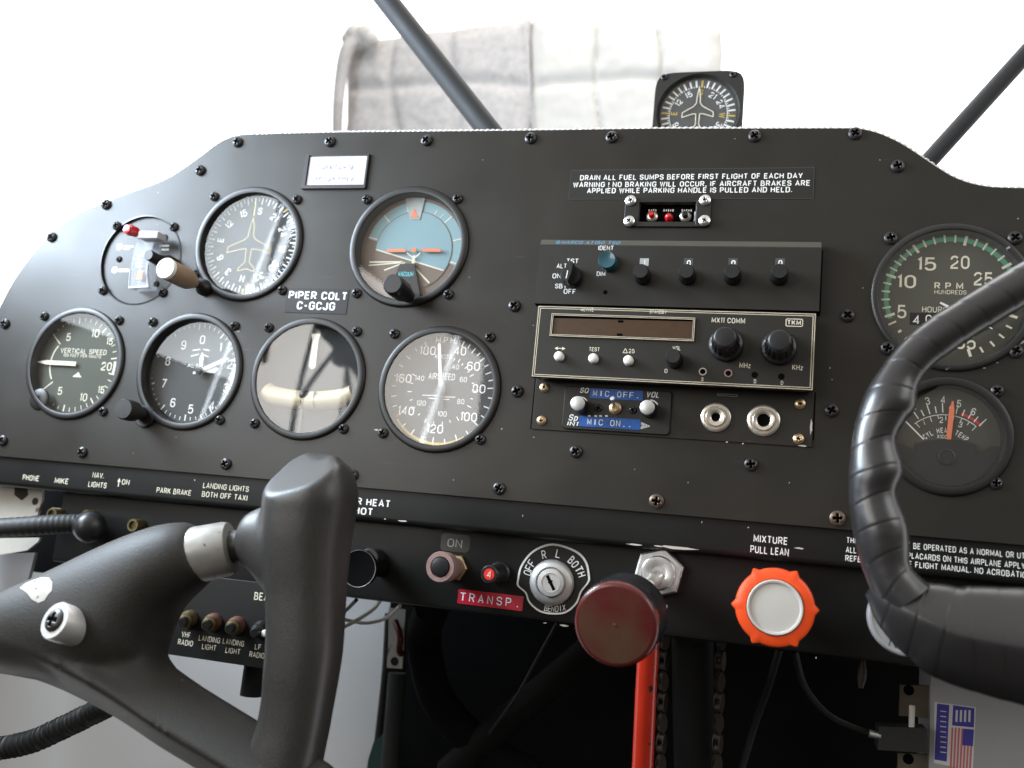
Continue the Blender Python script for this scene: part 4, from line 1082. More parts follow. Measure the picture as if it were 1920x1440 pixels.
for p, r, hr in (((1342, 781.7), 8.3, 2.5), ((1431.7, 787.7), 8.8, 3.6)):
    q = U(*p, DP + 2)
    mb = MB(); mb.m = 0
    mb.lathe([(r, 0), (r, 1.0), (r - 0.6, 1.5), (r - 1.9, 1.5), (r - 2.2, 0.9), (r - 2.6, 0.9), (r - 2.9, 2.3), (r - 3.3, 2.6), (hr + 0.9, 2.5), (hr, 2.0), (hr, 0.6)], (q[0], -DP, q[1]), n=56)
    mb.m = 1; mb.lathe([(hr, 0.6), (0, 0.6)], (q[0], -DP, q[1]), n=40)
    mb.build('jack_socket', (M['nickel'], M['hole']), t)
mb = MB()
for a in [(1521, 800, 0.7, 4.6, DP, 31), (1505, 836, 2.4, 0.5, DP, 32), (1393, 832, 0.5, 0.5, DP, 33), (1363, 829, .6, .5, DP, 34)]: chip(*a, y=-DP - 0.1)
mb.build('chipped_paint', M['chip'], pl)
p, q = U(1346, 739, DP), U(1382, 741, DP); mb = MB(); frame(mb, (p[0] + q[0]) / 2, p[1] - 0.3, 11, 1.2, 0.2, -DP - 0.1); mb.build('scribed_slot', M['palegrey'], pl)

# intercom on that plate
DI = 2.6
TL, TR, BL, BR = U(1060, 722, DI), U(1260, 735, DI), U(1052, 804, DI), U(1255, 815, DI)
x0, x1, z1, z0 = (TL[0] + BL[0]) / 2, (TR[0] + BR[0]) / 2, (TL[1] + TR[1]) / 2, (BL[1] + BR[1]) / 2
t = thing('intercom', 'black intercom panel with two silver capped knobs, a toggle and blue stuck-on tapes', 'intercom', ((x0 + x1) / 2, -DP, z0))
fp = MB().rbox((x0 + x1) / 2, (z0 + z1) / 2, x1 - x0, z1 - z0, 2.4, -DI, -DP, 0.4).build('faceplate', M['radio'], t)
mb = MB()
letters(fp, 'white', [('SQ', 1088, 731.5, 1104, 732.5, 10), ('VOL', 1212.5, 739, 1236, 741, 11), ('Sp', 1067, 782, 1084, 784, 12), ('IN1', 1064, 793.5, 1084, 795.5, 8)], DI, 'face_lettering', 0.03, 0.2)
for (xa, ya) in ((1097, 751), (1229, 757)):
    q = U(xa, ya, DI); mb.sector((q[0] - 3, q[1] - 3), 4.6, 5.3, 0, 60, -DI - 0.1, 12)
p = U(1200, 798, DI)
for k in range(3): mb.polyline([(p[0] + 0.4, p[1] + 1.9 - k * 0.6), (p[0] + 5.6 - k * 1.6, p[1]), (p[0] + 0.4, p[1] - 1.9 + k * 0.6)], 0.28, -DI - 0.1)
for xx in (1105, 1117, 1126, 1137): q = U(xx, 780, DI); mb.flat(rrect(q[0], q[1], 1.6, 0.9, 0.2), -DI - 0.1)
mb.build('face_lettering', M['white'], fp)
def tape(parent, nm, word, xl, yl, xr, yr, hpx, d, m, tw, th=0.35, bold=0.0, off=(0, 0)):
    a, b = U(xl, yl, d), U(xr, yr, d); cx, cz = (a[0] + b[0]) / 2, (a[1] + b[1]) / 2
    h = mm_at((cx, -d, cz), hpx)
    mb = MB(); mb.m = 0; mb.rbox(cx, cz, b[0] - a[0], h, min(0.8, h * 0.2), -d - th, -d, 0.12)
    mb.m = 1
    n = len(word); wd = b[0] - a[0]
    for k, ch in enumerate(word):
        if ch == ' ': continue
        x = cx - wd * tw / 2 + wd * tw * k / (n - 1) + off[0]
        mb.text(ch, x, cz + off[1], h * 0.58, -d - th - 0.08, w=(0.8 if ch in 'I.' else h * 0.40), bold=bold)
    return mb, a, b
mb, a, b = tape(t, '', 'MIC.OFF.', 1106, 738, 1206, 741, 19.5, DI, 'tapeblue', 0.80); mb.build('label_tape', (M['tapeblue'], M['emboss']), t)
mb, a, b = tape(t, '', 'MIC ON..', 1086, 789, 1201, 797.5, 20, DI, 'tapeblue', 0.66); mb.build('label_tape', (M['tapeblue'], M['emboss']), t)
for p in ((1082.7, 756), (1213.3, 763.3)):
    q = U(*p, DI + 12)
    k_ = MB().lathe([(4.4, 0), (4.4, 10), (4.2, 11)], (q[0], -DI, q[1]), n=60, rad=flutes(20, 0.02, 0, 1)).build('volume_knob', M['black'], t)
    MB().lathe([(4.25, 10.6), (4.1, 11.8), (3.7, 12.1), (0, 12.0)], (q[0], -DI, q[1]), n=48).build('knob_cap', M['satin'], k_)
for p in ((1122.3, 765), (1186.7, 769)): add_screw(t, U3(*p, DI), 'small', 'small_screw')
q = U3(1154, 766, DI)
tg = MB().lathe([(3.5, 0), (3.5, 1.4), (2.6, 1.8), (2.5, 3.2), (1.6, 3.4), (1.4, 2.4), (0, 2.4)], q, n=32).build('toggle_switch', M['brass'], t)
e = U3(1149, 748, DI + 11)
MB().lathe([(0.8, 0), (1.0, (e - q).length * 0.7), (1.55, (e - q).length * 0.92), (1.2, (e - q).length), (0, (e - q).length + 0.3)], q + Vector((0, -2, 0)), e - q, n=20).build('toggle_lever', M['chrome'], tg)

# small remote with a red lamp, above the radios
cx, cz = elt_c
t = thing('beacon_remote', 'small black remote box with red lamp and four silver corner screws, below the warning placard', 'control box', (cx, 0, cz))
w_, h_ = U(1333, 400, 1)[0] - U(1172, 400, 1)[0], U(1252, 372, 1)[1] - U(1252, 427, 1)[1]
mb = MB()
mb.rbox(cx, cz + h_ / 2 - 1.6, w_ - 14, 3.2, 0.6, -1.6, 0, 0.3); mb.rbox(cx, cz - h_ / 2 + 1.6, w_ - 14, 3.2, 0.6, -1.5, 0, 0.3)
mb.rbox(cx - w_ / 2 + 4.2, cz, 8.4, h_, 2.6, -1.8, 0, 0.3); mb.rbox(cx + w_ / 2 - 4.2, cz, 8.4, h_, 2.6, -1.8, 0, 0.3)
mb.build('surround', M['bezel'], t)
MB().box(cx - 18, cx + 18, 4.5, 5, cz - 6.5, cz + 6.5).box(cx - 17, cx + 17, 1.8, 4.5, cz + 5.8, cz + 6.4).build('recess_plate', M['hole'], t)
for p in [(1182.7, 376.7), (1322, 375.7), (1180, 415), (1321, 414)]: add_screw(t, U3(*p, 1.8), 'silver', 'corner_screw')
for p, m, tip in (((1222.5, 405), 'nickel', 'led'), ((1285, 405), 'nickel', 'black')):
    q = U(*p, -3); bt = MB().lathe([(3.5, 0), (3.5, 1.2), (2.8, 2), (2.0, 2.2), (1.9, 1.2), (0, 1.2)], (q[0], 4.5, q[1]), n=32).build('push_switch', M[m], t)
    MB().lathe([(1.6, 1), (1.6, 5.4), (1.2, 6), (0, 6)], (q[0], 4.5, q[1]), n=24).build('plunger', M[tip], bt)
q = U(1253.5, 405.5, 0); MB().lathe([(2.6, 0), (2.4, 3.5), (1.8, 5.0), (0.9, 5.8), (0, 6)], (q[0], 4.5, q[1]), n=28).build('red_lamp', M['led'], t)
mb = MB()
for xx, n_ in ((1217, 4), (1245, 5), (1279, 5)):
    for k in range(n_): q = U(xx + k * 4.2, 394, -4); mb.flat(rrect(q[0], q[1], 0.75, 1.5 - 0.4 * (k % 2), 0.2), 4.4)
q = U(1303, 407, -4); mb.box(q[0] - 0.4, q[0] + 0.2, 3, 4.4, q[1] - 3, q[1] + 3)
mb.build('worn_markings', M['white'], t)

# ------------------------------------------------------------------ placards
def placard(name, label, pts, d, m, text, edge_m=None, tm='white', bold=0.02):
    P_ = [U(*p, d) for p in pts]
    cx, cz = sum(p[0] for p in P_) / 4, sum(p[1] for p in P_) / 4
    t = thing(name, label, 'placard', (cx, 0, cz))
    w_, h_ = (P_[1][0] - P_[0][0] + P_[2][0] - P_[3][0]) / 2, (P_[0][1] - P_[3][1] + P_[1][1] - P_[2][1]) / 2
    MB().rbox(cx, cz, w_, h_, 0.5, -0.3, -0.01, 0.1).build('plate', M[m], t)
    if text:
        mb = MB()
        letters(t, tm, text, 0.3, 'lettering', bold)
    return t, cx, cz, w_, h_
t, cx, cz, w_, h_ = placard('warning_placard', 'wide clear placard with three lines of white capitals about fuel sumps and brakes', [(1072, 315), (1527, 318), (1525, 375), (1065, 372)], 0.3, 'radio',
    [('DRAIN ALL FUEL SUMPS BEFORE FIRST FLIGHT OF EACH DAY', 1088, 330.5, 1505, 332.5, 10.5), ('WARNING ! NO BRAKING WILL OCCUR, IF AIRCRAFT BRAKES ARE', 1075, 343, 1518, 347, 10.5),
     ('APPLIED WHILE PARKING HANDLE IS PULLED AND HELD.', 1101, 355, 1485, 358.5, 10.5)], bold=0.035)
mb = MB(); frame(mb, cx, cz, w_, h_, 0.25, -0.34); mb.build('clear_edge', M['dialc'], t)
placard('registration_placard', 'black placard with the aeroplane type and registration in bold white capitals', [(537, 541), (654, 541), (650, 588), (534, 587)], 0.3, 'sub',
        [('PIPER COLT', 541.5, 553, 650, 555.5, 15), ('C-GCJG', 557, 572.5, 628.5, 574.5, 15.5)], bold=0.045)
t, cx, cz, w_, h_ = placard('paper_note', 'white paper note with faded purple handwriting in a black frame', [(574, 290), (692, 291), (687, 356), (567, 353)], 0.3, 'bezel', None)
mb = MB(); 
MB().rbox(cx + 1, cz + 0.6, w_ - 4.5, h_ - 4.0, 0.4, -1.0, -0.3, 0.15).build('paper', M['paper'], t)
mb = MB()
for a in ((cx - w_ / 2, cx - w_ / 2 + 2.8, cz - h_ / 2, cz + h_ / 2), (cx + w_ / 2 - 1.2, cx + w_ / 2, cz - h_ / 2, cz + h_ / 2), (cx - w_ / 2 + 2.8, cx + w_ / 2 - 1.2, cz - h_ / 2, cz - h_ / 2 + 2.4)): mb.box(a[0], a[1], -1.8, -0.31, a[2], a[3])
mb.build('frame', M['bezel'], t)
mb = MB(); r_ = random.Random(5)
for row, zc in ((0, cz + 3.0), (1, cz - 5.5)):
    x = cx - w_ / 2 + 9
    for k in range(9):
        pts = [(x + r_.uniform(0, 2.8), zc + r_.uniform(-2, 2)) for _ in range(4)]
        mb.polyline(pts, 0.42, -1.05); x += 3.25
mb.build('handwriting', M['ink'], t)

# ------------------------------------------------------------------ compass on the deck
dv = -72
c = U(1308, 209, dv); k_ = mm_at((c[0], -dv, c[1]), 1)
t = thing('direction_compass', 'square black compass standing on the deck behind the panel top, dial with outlined aeroplane', 'compass', (c[0], -dv, c[1] - 30))
half = 83 * k_
outer = rrect(c[0], c[1] - 1 * k_, half * 2, half * 2, 5)
mb = MB()
n_ = 64
ring_o = []
for i in range(n_):
    a = 2 * math.pi * i / n_; sx, cz_ = math.sin(a), math.cos(a)
    q = 7.0
    s_ = (abs(sx) ** q + abs(cz_) ** q) ** (-1 / q)
    ring_o.append((c[0] + half * s_ * sx, c[1] - 1 * k_ + half * s_ * cz_))
ring_i = [(c[0] + 77 * k_ * math.sin(2 * math.pi * i / n_), c[1] + 77 * k_ * math.cos(2 * math.pi * i / n_)) for i in range(n_)]
ring_d = [(c[0] + 71 * k_ * math.sin(2 * math.pi * i / n_), c[1] + 71 * k_ * math.cos(2 * math.pi * i / n_)) for i in range(n_)]
y0 = -dv
lay = [([(c[0] + (p[0] - c[0]) * 0.9, c[1] + (p[1] - c[1]) * 0.9) for p in ring_o], y0 + 40), (ring_o, y0 + 3), (ring_o, y0 + 0.6), ([(c[0] + (p[0] - c[0]) * 0.985, c[1] + (p[1] - c[1]) * 0.985) for p in ring_o], y0), (ring_i, y0), (ring_d, y0 + 5)]
mb.loft([[(p[0], y, p[1]) for p in r] for r, y in lay], caps=False)
mb.build('housing', M['yoke'], t)
dl = MB().lathe([(0, 0), (72 * k_, 0), (72 * k_, -2), (0, -2)], (c[0], y0 + 4.6, c[1]), n=64).build('dial', M['dialc'], t)
mb = MB(); mb.m = 0; yy = y0 + 4.4
for k in range(72):
    a = 4 + 5 * k
    mb.m = 1 if k % 18 == 0 else 0
    if k % 2 == 0: mb.tick(c, 55 * k_, 69 * k_, a, 1.25, yy)
    else: mb.m = 0; mb.tick(c, 54 * k_, 58 * k_, a, 0.5, yy)
mb.m = 0; mb.sector(c, 53.3 * k_, 54.5 * k_, 60, 300, yy)
for k, sx in enumerate(['S', '21', '24', 'W', '30', '33', 'N', '3', '6', 'E', '12', '15']):
    a = 4 + 30 * k; r = math.radians(a); mb.m = 1 if sx in 'SWNE' else 0
    mb.text(sx, c[0] + 45 * k_ * math.sin(r), c[1] + 45 * k_ * math.cos(r), 4.4, yy - 0.02, rot=a, bold=0.03)
mb.build('dial_markings', (M['white'], M['yellow']), dl)
mb = MB(); plane(mb, (c[0] - 0.2, c[1] + 9 * k_), 2.2 * k_, y0 + 3.6, 0.7, 0.0, 0.74); mb.build('aircraft_outline', M['cream'], t)
MB().lathe([(0, 0.4), (71.5 * k_, 0.4), (71.5 * k_, 0), (0, 0)], (c[0], y0 + 3.0, c[1]), n=64).build('cover_glass', M['glass'], t)
for p in ((1245, 145), (1374, 140)): add_screw(t, U3(*p, dv), 'small', 'mounting_screw')
MB().box(c[0] - 18, c[0] + 18, y0 + 5, y0 + 30, 150, c[1] - half * 0.9).build('stand', M['matblack'], t)

# ------------------------------------------------------------------ windshield brace tubes
def brace(label, p0, p1, rpx, d):
    a, b = U3(*p0, d), U3(*p1, d)
    v = b - a
    t = MB().tube([a - v * 1.3, a, b, b + v * 0.28], mm_at(a, rpx), 32)
    o = t.build('brace_tube', M['tube'], None, tuple(b))
    tag(o, label, 'brace tube', 'windshield brace tubes')
brace('thick black brace tube slanting down in front of the quilted cover', (725, 0), (916, 244), 20.5, -95)
brace('thinner black brace tube slanting up to the right against plain white sky', (1920, 105), (1747, 296), 16.5, -100)

# ------------------------------------------------------------------ quilted cover seen through the windshield
dq = -640
t = thing('quilted_cover', 'padded quilted engine cover, half grey and half white, outside the windshield', 'engine cover', U3(990, 250, dq))
def cover_part(name, px0, px1, m, seams, top):
    mb = MB(); nx, nz = 90, 60
    g = []
    for j in range(nz + 1):
        row = []
        for i in range(nx + 1):
            x = px0 + (px1 - px0) * i / nx
            ty = top(x)
            y = ty + (330 - ty) * (j / nz)
            f_ = 1.0
            for s_, w_ in seams: 
                sx = s_ + 0.06 * (y - 100) + 5 * math.sin(y * 0.03 + s_)
                f_ *= 1 - 0.6 * math.exp(-((x - sx) / w_) ** 2)
            hs = 163 - 0.02 * (x - 900) + 4 * math.sin(x * 0.02)
            f_ *= 1 - 0.55 * math.exp(-((y - hs) / 11) ** 2)
            e_ = min(1, (x - px0 + 2) / 26, (px1 - x + 2) / 26, (y - ty) / 30 + 0.05)
            th = 12 * f_ * math.sqrt(max(0.02, e_)) + 3.5 * mnoise.noise((x * 0.013, y * 0.013, 1.3)) + 1.2 * mnoise.noise((x * 0.05, y * 0.05, 4))
            p = U(x + 3 * mnoise.noise((y * 0.03, px0, 0)) * (1 if i in (0, nx) else 0), y, dq)
            row.append((p[0], -dq - th, p[1]))
        g.append(row)
    n = nx + 1
    vs_ = [p for r in g for p in r] + [(p[0], -dq + 60, p[2]) for r in g for p in r]
    o = n * (nz + 1); fs = []
    for j in range(nz):
        for i in range(nx):
            a = j * n + i
            fs.append((a, a + 1, a + n + 1, a + n)); fs.append((o + a, o + a + n, o + a + n + 1, o + a + 1))
    for i in range(nx): fs.append((i, o + i, o + i + 1, i + 1)); fs.append((nz * n + i, nz * n + i + 1, o + nz * n + i + 1, o + nz * n + i))
    for j in range(nz): fs.append((j * n, (j + 1) * n, o + (j + 1) * n, o + j * n)); fs.append((j * n + nx, o + j * n + nx, o + (j + 1) * n + nx, (j + 1) * n + nx))
    mb.add(vs_, fs)
    return mb.build(name, M[m], t, smooth=70)
def lerp_tab(tab):
    def f(x):
        for (a, b), (c_, d) in zip(tab[:-1], tab[1:]):
            if x <= c_: return b + (d - b) * max(0, (x - a)) / (c_ - a)
        return tab[-1][1]
    return f
cover_part('grey_panel', 652, 996, 'cover_grey', [(735, 9), (850, 10)], lerp_tab([(640, 84), (720, 74), (800, 62), (880, 52), (996, 38)]))
cover_part('white_panel', 999, 1352, 'cover_white', [(1118, 4), (1236, 4)], lerp_tab([(990, 38), (1050, 35), (1150, 33), (1300, 34), (1330, 44), (1352, 60)]))
mb = MB()
for k in range(34):
    y = 40 + k * 6.6; x = 984 + 0.075 * (y - 40) + (0.6 if k % 2 else -0.6)
    a, b = U3(x, y, dq + 14), U3(x + (0.6 if k % 2 else -0.6), y + 5.2, dq + 14); mb.tube([a, b], 1.2, 6)
mb.build('stitching', M['paper'], t)
mb = MB(); mb.tube(catmull([U3(668, 74, dq + 30), U3(650, 95, dq + 40), U3(640, 140, dq + 40), U3(634, 200, dq + 40), U3(632, 260, dq + 30)], 6), lambda k: 11 - 0.15 * k, 10)
mb.build('tie_strap', M['cover_grey'], t)
mb = MB()
for k in range(5):
    q = U3(655 + k * 10, 74 - (8 if k in (1, 3) else 0), dq + 30); rr_ = 12 + 3 * (k % 2)
    mb.lathe([(rr_ * math.sin(math.pi * j / 10), -rr_ * math.cos(math.pi * j / 10)) for j in range(11)], q, n=16)
mb.build('gathered_corner', M['cover_white'], t)

# ------------------------------------------------------------------ switches on the recessed plate
DS = -14.0
# pull switch
b, f_ = U3(853, 1064, DS), U3(825, 1063, 12)
ax = f_ - b; Ln = ax.length
t = thing('pull_switch', 'pinkish worn round pull switch with a black centre, under a yellowed tape patch', 'switch', b)
MB().lathe([(8.4, 0), (8.4, 2.2), (7.8, 2.8), (6.2, 2.8)], b, ax, 6).build('mounting_nut', M['brass'], t, smooth=20)
MB().lathe([(6.2, 2), (6.4, Ln - 11), (8.6, Ln - 10), (8.9, Ln - 1), (8.4, Ln), (6.0, Ln), (5.7, Ln - 0.8), (0, Ln - 0.8)], b, ax, 48).build('bushing', M['copper'], t)
MB().lathe([(5.7, Ln - 0.7), (5.3, Ln + 0.6), (3.4, Ln + 1.1), (0, Ln + 0.9)], b, ax, 40).build('button', M['black'], t)
c = U(853, 1017, DS)
t = thing('tape_patch', 'yellowed clear tape patch lettered ON, above the pinkish switch', 'label', (c[0], 14, c[1]))
MB().rbox(c[0] + 0.3, c[1] - 0.3, 18.5, 10.5, 2.4, 13.75, 13.98, 0.08).build('tape', mat('smoky_clear_tape', (0.050, 0.047, 0.038), 0.3, var=0.4, vscale=140), t)
mb = MB(); mb.textpx('ON', 839.5, 1017, 867, 1020, 15, DS, bold=0.0, dy=0.4); mb.build('lettering', M['palegrey'], t)
# breaker
b, f_ = U3(938, 1074, DS), U3(917, 1077, 6)
ax = f_ - b; Ln = ax.length
t = thing('circuit_breaker', 'small black breaker button with a red face numbered 4', 'circuit breaker', b)
MB().lathe([(6.6, 0), (6.6, 2), (5.6, 3), (4.9, Ln - 6), (5.2, Ln - 5), (5.2, Ln - 0.6), (4.6, Ln), (3.5, Ln), (3.3, Ln - 0.5), (0, Ln - 0.5)], b, ax, 40).build('barrel', M['black'], t)
MB().lathe([(3.35, Ln - 0.4), (3.2, Ln + 0.2), (0, Ln + 0.3)], b, ax, 32).build('red_face', mat('red_breaker_face', (0.80, 0.035, 0.02), 0.4), t)
mb = MB(); q = b + ax.normalized() * (Ln + 0.4); mb.text('4', q.x, q.z, 4, q.y - 0.2); mb.build('number', M['white'], t)
mb, a, b = tape(None, '', 'TRANSP.', 859, 1117.5, 981, 1132.5, 27, DS, 'tapered', 0.84, 0.45, bold=0.0)
o = mb.build('label_tape', (M['tapered'], M['emboss']), None, (a[0], 14, a[1])); tag(o, 'red embossed tape reading TRANSP. left of the key switch', 'label')
# key switch
OUTL = [(971, 1099), (985, 1112), (992, 1130), (1012, 1147), (1037, 1152), (1062, 1149), (1082, 1132), (1091, 1110), (1105, 1091), (1106, 1078), (1100, 1052), (1080, 1032), (1037, 1019), (1000, 1032), (977, 1060), (970, 1088)]
ol = [(p.x, p.y) for p in catmull([(*U(*p, DS), 0) for p in OUTL], 5, True)]
kc = U(1038, 1090, DS)
sh = lambda k: [(kc[0] + (p[0] - kc[0]) * k, kc[1] + (p[1] - kc[1]) * k) for p in ol]
t = thing('ignition_switch', 'silver key switch on a black round plate lettered OFF R L BOTH', 'key switch', (kc[0], 14, kc[1]))
mb = MB(); mb.m = 0; mb.prism(ol[::-1], 13.2, 13.98); mb.m = 1; mb.flat(sh(0.945), 13.1)
pl = mb.build('plate', (M['white'], M['sub']), t)
mb = MB()
lc = U(1036, 1092, DS)
def onplate(word, pts, h, bold=0.0):
    for ch, (x, y, a) in zip(word, pts): mb.text(ch, *U(x, y, DS), h, 13.0, rot=a, bold=bold, w=None if ch == 'I' else h * 0.5)
onplate('OFF', [(990, 1074, -75), (993, 1065, -68), (997.5, 1056, -60)], 5)
onplate('R', [(1020.5, 1040, -18)], 5); onplate('L', [(1047, 1038, 8)], 5)
onplate('BOTH', [(1072, 1050, 38), (1079, 1058, 48), (1086, 1067.5, 58), (1091, 1077, 66)], 5, 0.02)
onplate('BENDIX', [(1024.5, 1140, 8), (1031, 1141, 5), (1037.5, 1141.5, 0), (1045, 1141.5, -3), (1051.5, 1140.5, -8), (1058, 1139, -12)], 3.6)
mb.build('plate_lettering', M['white'], pl)
lk = MB().lathe([(13.0, 0), (13.2, 1.5), (12.5, 3.4), (10.8, 4.8), (9, 5.2), (8.4, 4.4), (8.2, 3.0)], (lc[0], 13.2, lc[1]), n=64).build('lock_collar', M['satin'], t)
q = U(1031, 1092.5, -5)
br = MB().lathe([(8.1, 0), (8.1, 6), (7.6, 7), (5.4, 7.3), (5.2, 6.9), (0, 6.9)], (q[0] + 0.3, 12.5, q[1]), n=56).build('key_barrel', M['satin'], lk)
mb = MB(); qq = (q[0] + 0.3, q[1]); a = math.radians(-38)
R_ = lambda x, z: (qq[0] + x * math.cos(a) - z * math.sin(a) * -1 * -1, qq[1] + x * math.sin(a) + z * math.cos(a))
ca, sa = math.cos(math.radians(32)), math.sin(math.radians(32))
mb.flat([(qq[0] + x * ca - z * sa, qq[1] + x * sa + z * ca) for x, z in ((-0.9, -4.6), (0.9, -4.6), (0.9, 0), (1.8, 0.6), (0.9, 1.2), (0.9, 4.6), (-0.9, 4.6), (-0.9, 1.2), (-1.6, 0.6), (-0.9, 0))], 12.5 - 7.05)
mb.build('key_slot', M['hole'], lk)
# throttle
b = U3(1237, 1074, DS)
kn0, kn1 = U3(1174, 1152, 63), U3(1154, 1171, 86)
ax = kn1 - kn0
t = thing('throttle_knob', 'large worn dark red throttle knob pulled out on a bright shaft', 'throttle', b)
nut = MB(); ang0 = math.radians(12)
hexp = [(b.x + 14.4 * math.sin(ang0 + math.pi / 3 * k), b.z + 14.4 * math.cos(ang0 + math.pi / 3 * k)) for k in range(6)]
hexi = [(b.x + 13.3 * math.sin(ang0 + math.pi / 3 * k), b.z + 13.3 * math.cos(ang0 + math.pi / 3 * k)) for k in range(6)]
nut.prism(hexp, 6, 13.9, 0.9, hexi)
hx = nut.build('hex_nut', M['steel'], t, smooth=25)
MB().lathe([(9.6, 7.9), (9.6, 8.8), (8.8, 9.6), (5, 9.8), (4.4, 9.6), (4.2, 6)], (b.x, 13.9, b.z), n=48).build('nut_collar', M['chrome'], hx)
sh_d = (kn0 - b)
MB().lathe([(3.6, 2), (3.6, sh_d.length * 0.36), (2.6, sh_d.length * 0.37), (2.6, sh_d.length * 1.02)], b, sh_d, 32).build('shaft', M['chrome'], t)
Ln = ax.length
MB().lathe([(8, -16), (11, -12), (19.2, -5), (20.0, -2), (19.4, 2), (19.6, Ln * 0.55), (20.2, Ln * 0.8), (19.9, Ln - 1.6)], kn0, ax, 80).build('knob_body', mat('glossy_black_knob', (0.02, 0.02, 0.022), 0.2, var=0.3, vscale=40), t)
fc = MB(); fc.m = 0; fc.lathe([(19.9, Ln - 1.7), (19.6, Ln - 0.3), (18.5, Ln + 0.6), (17.6, Ln + 0.7)], kn0, ax, 80)
fc.m = 1; fc.lathe([(17.6, Ln + 0.7), (10, Ln + 1.1), (0.8, Ln + 1.2), (0.6, Ln + 1.5), (0, Ln + 1.5)], kn0, ax, 80)
wm = M['throttlew']
n_, l_ = wm.node_tree.nodes, wm.node_tree.links
mixn = [x for x in n_ if x.type == 'MIX'][0]
mixn.inputs[6].default_value = (0.080, 0.009, 0.008, 1); mixn.inputs[7].default_value = (0.078, 0.040, 0.024, 1)
nzn = [x for x in n_ if x.type == 'TEX_NOISE'][0]
st_ = n_.new('ShaderNodeMapRange'); st_.inputs[1].default_value = 0.40; st_.inputs[2].default_value = 0.60
l_.new(nzn.outputs[0], st_.inputs[0]); l_.new(st_.outputs[0], mixn.inputs[0])
fc.build('knob_face', (M['throttle'], wm), t)
# mixture
q = U3(1453, 1139, 30)
t = thing('mixture_knob', 'bright orange six-lobed mixture knob with pale grey centre cap', 'control knob', (q.x, 14, q.z))
def lobes(a, k):
    d = ((a + 0.56) % (math.pi / 3)) - math.pi / 6
    return 1 + 0.105 * max(0, 1 - abs(d) / 0.13) * (1 if 1 <= k <= 4 else 0)
R = mm_at(q, 73)
MB().lathe([(R * 0.86, 8), (R * 0.97, 10), (R, 13), (R, 27), (R * 0.97, 29.2), (R * 0.90, 30), (R * 0.72, 30), (R * 0.71, 27)], (q.x, 0, q.z), n=240, rad=lobes).build('lobed_rim', M['mixture'], t)
MB().lathe([(R * 0.705, 28), (R * 0.70, 31), (R * 0.675, 31.8), (R * 0.63, 31.6), (R * 0.615, 30.6), (R * 0.2, 30.9), (0, 30.9)], (q.x, 0, q.z), n=80).build('centre_cap', M['cap'], t)
MB().lathe([(6, -12), (6, 9)], (q.x, 0, q.z), n=32).build('shaft', M['steel'], t)
# carburettor heat knob
f_ = U3(672, 1066, 22); b = U3(708, 1060, DS)
t = thing('round_black_knob', 'flat black round knob with a thin bright rim, beside the left grip', 'control knob', b)
q = U3(672, 1066, 22)
MB().lathe([(5, -36), (5, -8), (9, -7), (10.6, -4), (10.8, -0.5), (10.2, 0), (9.6, -0.2), (0, -0.4)], q, n=56).build('knob', M['hole'], t)
q2 = U3(692, 1046, -2)
MB().lathe([(5.8, -12), (5.8, 0), (5.2, 0.6), (4.2, 0.6), (4, -0.4), (0, -0.4)], q2, n=40).build('lock_button', M['bezel'], t)
mb = MB()
for cq, r in ((q, 10.5),): mb.lathe([(r - 0.15, -0.05), (r, 0.12), (r + 0.15, -0.2)], cq, n=64)
mb.build('bright_rim', M['steel'], t)
# silver knob half hidden at right
q = U3(1702, 1160, 26); R = mm_at(q, 70)
t = thing('silver_knob', 'silver round knob mostly hidden behind the right control wheel', 'control knob', (q.x, 14, q.z))
mb = MB(); mb.m = 0; mb.lathe([(6, -40), (6, -12), (R * 0.95, -10), (R, -8), (R, -1), (R * 0.96, 0), (R * 0.90, 0.1), (R * 0.885, -0.3), (0, -0.3)], q, n=80)
mb.build('knob', M['alloy'], t)
mb = MB(); 
for ch, (x, y, a) in zip('ONE', ((1662, 1187, -150), (1672, 1203, -135), (1686, 1212, -120))): pass
c_ = U(1677, 1207, 26)
mb.polyline([(c_[0] - 2.6, c_[1] - 2), (c_[0] - 1.6, c_[1] + 2.4), (c_[0] + 0.8, c_[1] - 2), (c_[0] + 1.4, c_[1] + 2)], 0.4, q.y + 0.2)
c_ = U(1663, 1188, 26); mb.polyline([(c_[0] - 1, c_[1]), (c_[0] + 0.2, c_[1] + 1.2), (c_[0] + 1, c_[1])], 0.3, q.y + 0.2)
mb.build('engraved_mark', M['black'], t)

# ------------------------------------------------------------------ breaker box under the left end
DB = -8.0
P_ = [U(306, 1092, DB), U(575, 1125, DB), U(560, 1263, DB), U(312, 1227, DB)]
zt, zb = -134.0, (P_[3][1] + P_[2][1]) / 2
t = thing('breaker_panel', 'black breaker sub-panel with worn buttons and white lettering, seen through the left control wheel', 'breaker panel', ((P_[0][0] + P_[1][0]) / 2, 8, zb))
pl = MB().rbox((P_[0][0] + P_[1][0]) / 2, (zt + zb) / 2, P_[1][0] - P_[0][0], zt - zb, 1, 8, 10, 0.5).build('plate', M['sub'], t)
for a in [('BEACON', 477, 1117, 533, 1124, 14), ('VHF', 341, 1189, 357, 1191, 10), ('RADIO', 334, 1203, 362, 1207, 10), ('LANDING', 373, 1196, 413, 1201, 10), ('LIGHT', 379, 1212, 405, 1215, 10), ('LANDING', 418, 1202, 458, 1207, 10),
          ('LIGHT', 423, 1219, 450, 1222, 10), ('LF', 478, 1212, 489, 1214, 10), ('RADIO', 468, 1226, 496, 1230, 10), ('S', 317, 1187, 321, 1188, 8)]: letters(pl, 'cream', [a], DB, 'plate_lettering', 0.015)
bronze = mat('aged_bronze_collar', (0.13, 0.10, 0.045), 0.4, metal=0.6, var=0.5, vscale=260)
